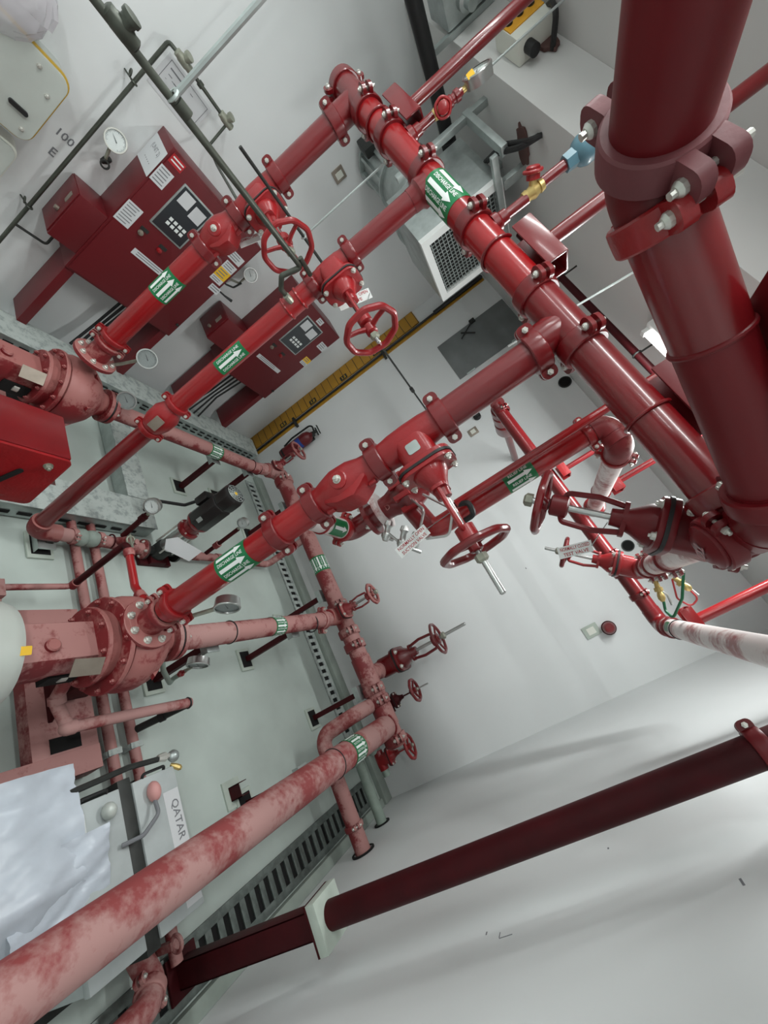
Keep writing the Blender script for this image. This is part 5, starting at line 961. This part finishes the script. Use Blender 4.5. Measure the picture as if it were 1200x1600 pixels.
# round red pipe end on the front wall + small plates
t = thing('pipe_end', 'small dark red capped pipe end sticking out of the front wall', 'pipe', (.36, 3.98, 2.55)); part('cap', MB().lathe((.36, YB, 2.56), (0, -1, 0), [(0, .052), (.07, .050), (.10, .044), (.115, .03), (.118, .001)], 24), M['redd'], t); part('ring', MB().ring((.36, YB-.055, 2.56), YAX, .052, .006, 24, 6), M['oxide'], t)
def wall_plate(label, x, z, w_, h_, m='grout'):
    o = solo('wall_plate', label, 'plate', MB().bb((x-w_/2, YB-.012, z-h_/2), (x+w_/2, YB, z+h_/2)), M[m], (x, YB, z-h_/2), None, .003); part('insert', MB().bb((x-w_*.28, YB-.015, z-h_*.25), (x+w_*.28, YB-.012, z+h_*.25)), M['cream'], o)
wall_plate('pale square plate on the front wall beside the capped red pipe end', .325, 2.43, .10, .13)
wall_plate('small beige plate on the front wall left of the ribbed fitting', -1.86, 2.56, .08, .10, 'plate')
t = thing('pipe_plug', 'small black plug on the front wall behind the nearest riser', 'pipe', (-1.98, YB, 2.68)); part('plug', MB().lathe((-1.98, YB, 2.68), (0, -1, 0), [(0, .04), (.03, .04), (.04, .03)], 18), M['black'], t); part('cap', MB().lathe((-1.98, YB-.04, 2.68), (0, -1, 0), [(0, .02), (.01, .018)], 12), M['dark'], t)
t = thing('cable_hole', 'dark round hole sleeve high on the front wall under the header', 'hole', (-1.75, YB, 3.50)); part('sleeve', MB().lathe((-1.75, YB, 3.54), (0, -1, 0), [(0, .055), (.008, .055)], 20), M['void'], t); part('rim', MB().ring((-1.75, YB-.008, 3.54), YAX, .056, .006, 20, 6), M['dark'], t)
t = thing('cable_hole', 'small dark hole high on the front wall by the relief pipe collar', 'hole', (-.14, YB, 3.0)); part('sleeve', MB().lathe((-.14, YB, 3.08), (0, -1, 0), [(0, .045), (.008, .045)], 20), M['void'], t); part('rim', MB().ring((-.14, YB-.008, 3.08), YAX, .046, .005, 20, 6), M['dark'], t)
# conduits
t = thing('conduit', 'long dark red conduit running under the soffit behind the header', 'pipe', (-1.5, 2.55, 3.5)); part('pipe_wall', pipe_mb((-2.25, 2.55, 3.5), (XC-.003, 2.55, 3.5), .022, 16), M['oxide'], t)
b = MB()
for x in (-1.75, -1.0, -.2): b.ring((x, 2.55, 3.5), XAX, .024, .006, 16, 6); b.cyl((x, 2.55, 3.52), (x, 2.55, ZS), .006, 6)
part('hanger_clip', b, M['dark'], t)['kind'] = 'stuff'
t = thing('conduit', 'thin steel rod hanging from the soffit right of the header bracket', 'pipe support', (-1.25, 1.9, 3)); part('rod', pipe_mb((-1.10, 1.80, 2.80), (-1.02, 1.815, ZS), .005, 8), M['galv'], t)
t = thing('insulated_pipe', 'thick black insulated pipe under the ceiling on the left side', 'pipe', (-3.0, 2, 3.45))
part('pipe_wall', MB().sweep([(-3.02, -.5, 3.45), (-3.02, 1.2, 3.45), (-3.0, 1.95, 3.45), (-2.98, 2.28, 3.44)], .046, 16), M['black'], t); part('pipe_wall', pipe_mb((-2.98, 2.26, 3.44), (-2.96, 3.1, 3.44), .034, 14), M['dark'], t); part('collar', MB().cyl((-2.98, 2.20, 3.44), (-2.98, 2.32, 3.44), .052, 16), M['black'], t)
# ================================================================== FAN AND DUCT
FY, FZ = 2.40, 3.14
t = thing('extract_fan', 'galvanised round duct fan under the soffit, partly hidden by the header', 'fan', (-3.0, FY, FZ))
part('casing', MB().lathe((-3.60, FY, FZ), XAX, [(0, .20), (.0, .24), (.02, .24), (.02, .205), (.36, .205), (.36, .235), (.38, .235), (.38, .21), (.62, .225), (.74, .265), (.76, .30), (.78, .30), (.78, .265)], 40), M['galv'], t)
b = MB()
for k in range(5):
    a = math.radians(150+k*28); d = V((0, math.cos(a), math.sin(a))); b.box(V((-3.40, FY, FZ))+d*.218, (.36, .022, .03), (V(XAX), d.cross(V(XAX)), d))
part('casing_rib', b, M['galv'], t)['kind'] = 'stuff'
b = MB(); b.box((-3.50, FY-.22, FZ-.12), (.16, .07, .10)); part('terminal_box', b, M['dark'], t, None, .01)
q = MB(); q.box((-2.98, FY-.235, FZ-.02), (.05, .003, .10)); part('label_sticker', q, M['yellow'], t, 'yellow label')
t = thing('duct_outlet', 'square galvanised duct outlet with wire mesh grille behind the header', 'duct', (-2.45, FY, FZ))
gy0, gy1, gz0, gz1 = 2.12, 2.68, 2.86, 3.46
part('duct_box', MB().bb((-2.82, gy0, gz0), (-2.34, gy1, gz1)), M['galv'], t, None, .003)
b = MB(); w_ = .05
b.bb((-2.34, gy0, gz0), (-2.30, gy1, gz0+w_)); b.bb((-2.34, gy0, gz1-w_), (-2.30, gy1, gz1)); b.bb((-2.34, gy0, gz0+w_), (-2.30, gy0+w_, gz1-w_)); b.bb((-2.34, gy1-w_, gz0+w_), (-2.30, gy1, gz1-w_)); part('grille_frame', b, M['lampw'], t, 'white grille frame')
part('inside_shade', MB().bb((-2.338, gy0+w_, gz0+w_), (-2.336, gy1-w_, gz1-w_)), M['dark'], t)  # dark sheet over the box face paints the shade inside the duct
b = MB()
for i in range(16): y = gy0+w_+(gy1-gy0-2*w_)*(i+.5)/16; b.bb((-2.325, y-.0025, gz0+w_), (-2.320, y+.0025, gz1-w_))
for i in range(18): z = gz0+w_+(gz1-gz0-2*w_)*(i+.5)/18; b.bb((-2.320, gy0+w_, z-.0025), (-2.315, gy1-w_, z+.0025))
part('wire_mesh', b, M['galv'], t)['kind'] = 'stuff'
t = thing('duct_support', 'galvanised strut frame holding the duct outlet under the soffit', 'support', (-2.6, 2.0, 3.2))
for a_, c_ in (((-2.70, 1.93, 2.95), (-2.66, 1.97, ZS)), ((-2.62, 2.28, 3.46), (-2.58, 2.32, ZS)), ((-2.70, 1.92, 3.46), (-2.26, 1.98, 3.50)), ((-2.32, 2.14, 3.46), (-2.28, 2.20, ZS)), ((-2.30, 1.95, 3.40), (-2.27, 2.75, 3.44))): part('strut', MB().bb(a_, c_), M['galv'], t, None, .002)
b = MB(); b.sweep(fillet([(-2.75, 2.55, 3.44), (-2.70, 2.30, 3.50), (-2.35, 2.0, 3.46), (-2.14, 1.90, 3.52), (-2.12, 1.90, ZS)], .06, 4), .016, 8); b.sweep(fillet([(-2.85, 2.45, 3.46), (-2.60, 2.22, 3.44), (-2.32, 1.96, 3.50), (-2.12, 1.88, 3.55), (-2.09, 1.88, ZS)], .06, 4), .014, 8)
solo('power_cable', 'pair of black cables running from the fan to a foam-filled hole in the soffit', 'cable', b, M['black'], (-2.4, 2.1, 3.46))['kind'] = 'stuff'
def foam(label, c, sx, sy):
    b = MB(); R_ = random.Random(int(sx*1000)); n = 22
    pr = []
    for i in range(n): a = 2*math.pi*i/n; k = R_.uniform(.75, 1.15); pr.append((math.cos(a)*sx*k, math.sin(a)*sy*k))
    b.prism(pr, c, (V(XAX), V(YAX), V(UPZ)), -.014, .0); solo('cable_hole', label, 'hole', b, M['foam'], c, None, .004)
foam('brown foam-filled cable hole in the soffit near the duct outlet', (-2.28, 2.02, ZS), .06, .12)
b = MB(); R_ = random.Random(4); pr = []
for i in range(22): a = 2*math.pi*i/22; k = R_.uniform(.8, 1.15); pr.append((math.cos(a)*.11*k, math.sin(a)*.045*k))
b.prism(pr, (-2.44, YS-.002, 3.865), (V(XAX), V(UPZ), -V(YAX)), 0, .02); solo('cable_hole', 'brown foam-filled cable hole in the bright beam face at the top', 'hole', b, M['foam'], (-2.44, YS, 3.86), None, .004)
t = thing('junction_box', 'cream box with orange cover and black glands at the top edge', 'box', (-2.25, YS-.06, 3.7)); part('body', MB().bb((-2.66, YS-.12, 3.70), (-2.43, YS-.002, 3.90)), M['cream'], t, None, .006); part('cover', MB().bb((-2.62, YS-.125, 3.704), (-2.50, YS-.12, 3.896)), M['orange'], t, 'orange cover')
for i in range(3): part('gland', MB().lathe((-2.56, YS-.125, 3.735+.062*i), (0, -1, 0), [(0, .018), (.012, .018), (.014, .01)], 12), M['black'], t)
part('gland', MB().lathe((-2.43, YS-.06, 3.76), XAX, [(0, .03), (.06, .03), (.065, .02)], 14), M['black'], t)
solo('power_cable', 'black cable curving from the cream box into the foam hole in the beam face', 'cable', MB().sweep(fillet([(-2.50, YS-.10, 3.91), (-2.44, YS-.14, 3.90), (-2.34, YS-.16, 3.86), (-2.36, YS-.01, 3.85)], .03, 5), .014, 8), M['black'], (-2.0, YS-.06, 3.7))
t = thing('duct_fitting', 'galvanised duct piece with damper at the top edge beside the black pipe', 'duct', (-2.7, YS-.2, 3.7)); part('body', MB().bb((-3.22, YS-.26, 3.60), (-3.0, YS-.04, 3.86)), M['galv'], t, None, .006); part('damper', MB().lathe((-3.0, YS-.12, 3.72), XAX, [(0, .05), (.04, .05), (.05, .03), (.10, .03)], 16), M['galv'], t); part('hanger', MB().bb((-3.02, YS-.035, 3.45), (-2.99, YS-.003, ZC)), M['galv'], t)
t = thing('pipe_bracket', 'dark red angle bracket at the right edge holding the large foreground pipe', 'pipe support', (-.28, .95, 3.02)); b = MB(); b.bb((-.30, .74, ZH+.075), (-.10, 1.02, ZH+.090)); b.bb((-.115, .74, ZH+.09), (-.10, 1.02, ZH+.20)); part('angle', b, M['maroon'], t, None, .003); part('post', MB().cyl((-.2, .88, ZH+.09), (-.2, .88, ZC), .024, 14), M['redd'], t)
# ================================================================== BATTERIES AND PLASTIC SHEET, lower left
def battery(label, y0, y1):
    t = thing('battery', label, 'battery', (0, (y0+y1)/2, .03))
    part('case', MB().bb((-.165, y0, .03), (.42, y1, .285)), M['batt'], t, None, .008); part('lid', MB().bb((-.170, y0-.004, .262), (.425, y1+.004, .298)), M['batt'], t, None, .006)
    part('handle', MB().sweep(fillet([(-.168, y0+.05, .29), (-.185, y0+.05, .302), (-.185, y1-.05, .302), (-.168, y1-.05, .29)], .01, 3), .007, 8), M['black'], t, 'black carry handle'); return t
b1 = battery('pale grey battery nearer the white plastic sheet, with a grey terminal cap', 1.195, 1.405); b2 = battery('pale grey battery further from the plastic sheet, with pink cap and label band', 1.475, 1.69)
part('terminal_cap', MB().ball((-.10, 1.335, .325), .034, 16, (1, .8, 1)), M['motorg'], b1, 'grey terminal cap'); o = part('terminal_cap', MB().ball((-.095, 1.545, .325), .036, 16, (1.25, .8, .9)), M['pinkc'], b2, 'pink terminal cap')
q = MB(); q.bb((-.13, 1.245, .2982), (-.02, 1.255, .2986)); part('sticker', q, M['white'], b1)
q = MB(); q.bb((-.07, 1.605, .298), (.40, 1.688, .2992)); bd = part('label_band', q, M['paper'], b2, 'pale label band with printed name'); q = MB(); f = flatmap((.06, 1.655, .2996), (1, 0, 0), (0, 1, 0)); text_on(q, 'QATAR', .052, f, 1.0); part('lettering', q, M['grayink'], bd)
solo('battery_cable', 'grey battery lead between the pink cap and the nearer battery', 'cable', MB().sweep(fillet([(-.065, 1.54, .325), (.0, 1.52, .36), (.05, 1.44, .35), (.045, 1.37, .312)], .04, 5), .009, 8), M['grayink'], (0, 1.45, .32))
solo('battery_cable', 'dark cable lying along the left ends of both batteries', 'cable', MB().sweep(fillet([(-.20, .90, .27), (-.225, 1.2, .315), (-.235, 1.45, .325), (-.22, 1.62, .32)], .04, 4), .013, 8), M['dark'], (-.2, 1.2, .25))
t = thing('cable_clamp', 'metal battery clamp and clear cap at the end of the dark cable', 'clamp', (-.2, 1.65, .30)); part('jaw', MB().lathe((-.225, 1.60, .322), (.1, 1, 0), [(0, .016), (.03, .022), (.04, .022), (.042, .012), (.07, .012)], 8), M['steel'], t); part('clear_cap', MB().ball((-.21, 1.685, .322), .03, 14, (1, 1, .8)), M['galv'], t); part('bolt', MB().lathe((-.16, 1.705, .30), (.6, .5, .4), [(-.03, .008), (0, .014), (.02, .014), (.03, .006)], 8), M['brass'], t)
t = thing('battery_tray', 'dark steel rack below the two batteries', 'rack', (.1, 1.45, 0)); part('rail', MB().bb((-.20, 1.41, .0), (.45, 1.47, .29)), M['dark'], t, None, .003); part('shelf', MB().bb((-.20, 1.17, .01), (.45, 1.72, .03)), M['dark'], t)
t = thing('plastic_sheet', 'crumpled white plastic sheet draped over a carton at the lower left', 'sheet', (-.1, 1.0, .1))
part('carton', MB().bb((-.26, .55, .02), (.10, 1.06, .35)), M['galv'], t, 'grey carton below the sheet', .01)
def shf(a, b_, k):
    x = -.33+.50*a; y = .45+.78*b_; z = .385-.22*max(0, b_-.72)-.5*max(0, a-.80)**1.0*.9+k+.010*math.sin(a*7+b_*5+2*math.sin(b_*6))+.012*abs(math.sin(a*5.3-b_*8+1.7*math.sin(a*4)))-.008*abs(math.sin(b_*13+a*3)); return V((x, y, z))
b = crumple(0, 1, 0, 1, 34, shf, 11, .0035); part('top_sheet', b, M['sheet'], t, None, ang=.9)
def shf2(a, b_, k):
    x = -.06+.28*a; y = .95+.36*b_; return V((x, y, .352-.10*a*b_+k+.014*abs(math.sin(6*a+4*b_))+.008*math.sin(11*b_-5*a)))
b = crumple(0, 1, 0, 1, 26, shf2, 21, .003); part('flap', b, M['sheet'], t, 'stiffer folded flap', ang=.9)
# drain of loose bits: channel offcut on the floor next to the big pipe
t = thing('channel_offcut', 'short dark channel bracket standing on the floor beside the big pink pipe', 'bracket', (.10, 2.30, 0)); b = MB(); b.bb((.06, 2.26, 0), (.14, 2.265, .10)); b.bb((.06, 2.26, 0), (.065, 2.33, .10)); b.bb((.135, 2.26, 0), (.14, 2.33, .10)); part('channel', b, M['oxide'], t); part('pad', MB().bb((.02, 2.22, 0), (.18, 2.36, .012)), M['grout'], t)

# small marks and scuffs on the painted walls
def scuff(wall, a_, c_, label=None): part('scuff_mark', MB().bb(a_, c_), M['grayink'], wall, label)
scuff(wr_, (XC-.0008, 1.66, 1.58), (XC, 1.663, 1.63), 'small dark pencil mark'); scuff(wr_, (XC-.0008, 1.665, 1.578), (XC, 1.69, 1.581)); scuff(wr_, (XC-.0008, 1.70, 1.52), (XC, 1.715, 1.525)); scuff(wr_, (XC-.0008, 1.56, 2.345), (XC, 1.59, 2.352)); scuff(wr_, (XC-.0008, 1.95, 2.0), (XC, 1.96, 2.006))
scuff(wf, (-.95, YB-.0008, 1.95), (-.93, YB, 1.955)); scuff(wf, (-.40, YB-.0008, 2.25), (-.385, YB, 2.258)); scuff(wf, (-.2, YB-.0008, 1.2), (-.18, YB, 1.21))
# repeats share a group
GROUPS = dict(gate_valve='gate valves on the pump room pipes', check_valve='check valves on the three risers', discharge_pipe='pieces of the red discharge risers', pressure_gauge='round pressure gauges around the pumps', pipe_support='angle posts below the low pipes', pipe_hanger='red post hangers under the ceiling', batten_lamp='white batten lamps', battery='grey batteries on the rack', control_cabinet='dark red control cabinets', fire_pump='large horizontal fire pumps', valve_tag='printed tags hung on valves', cable_trunking='galvanised trunking on the floor', drain_grate='slotted floor drain grates', suction_pipe='suction pipes running to the low header', sensing_pipe='thin sensing pipes on the left', hanger_rod='thin steel hanger rods', floor_pipe='thin pipes lying across the floor', branch_pipe='small branch pipes on the header', cable_hole='cable holes in wall and soffit', test_line_pipe='pieces of the test line', flow_hose='thin hoses below the maroon valve', hose_tap='brass hose taps', gauge_pipe='stem pipes of the pump gauges', power_cable='black power cables', cable_bundle='cables below the control cabinets', wall_plate='small plates on the front wall', electrical_box='boxes on the left wall', casing_drain_pipe='drain pipes of the front pump', battery_cable='battery leads', jockey_pipe='jockey pump pipes')
for o in list(COL.objects):
    g = GROUPS.get(o.name.split('.')[0])
    if g and o.parent is None and o.get('category'): o['group'] = g
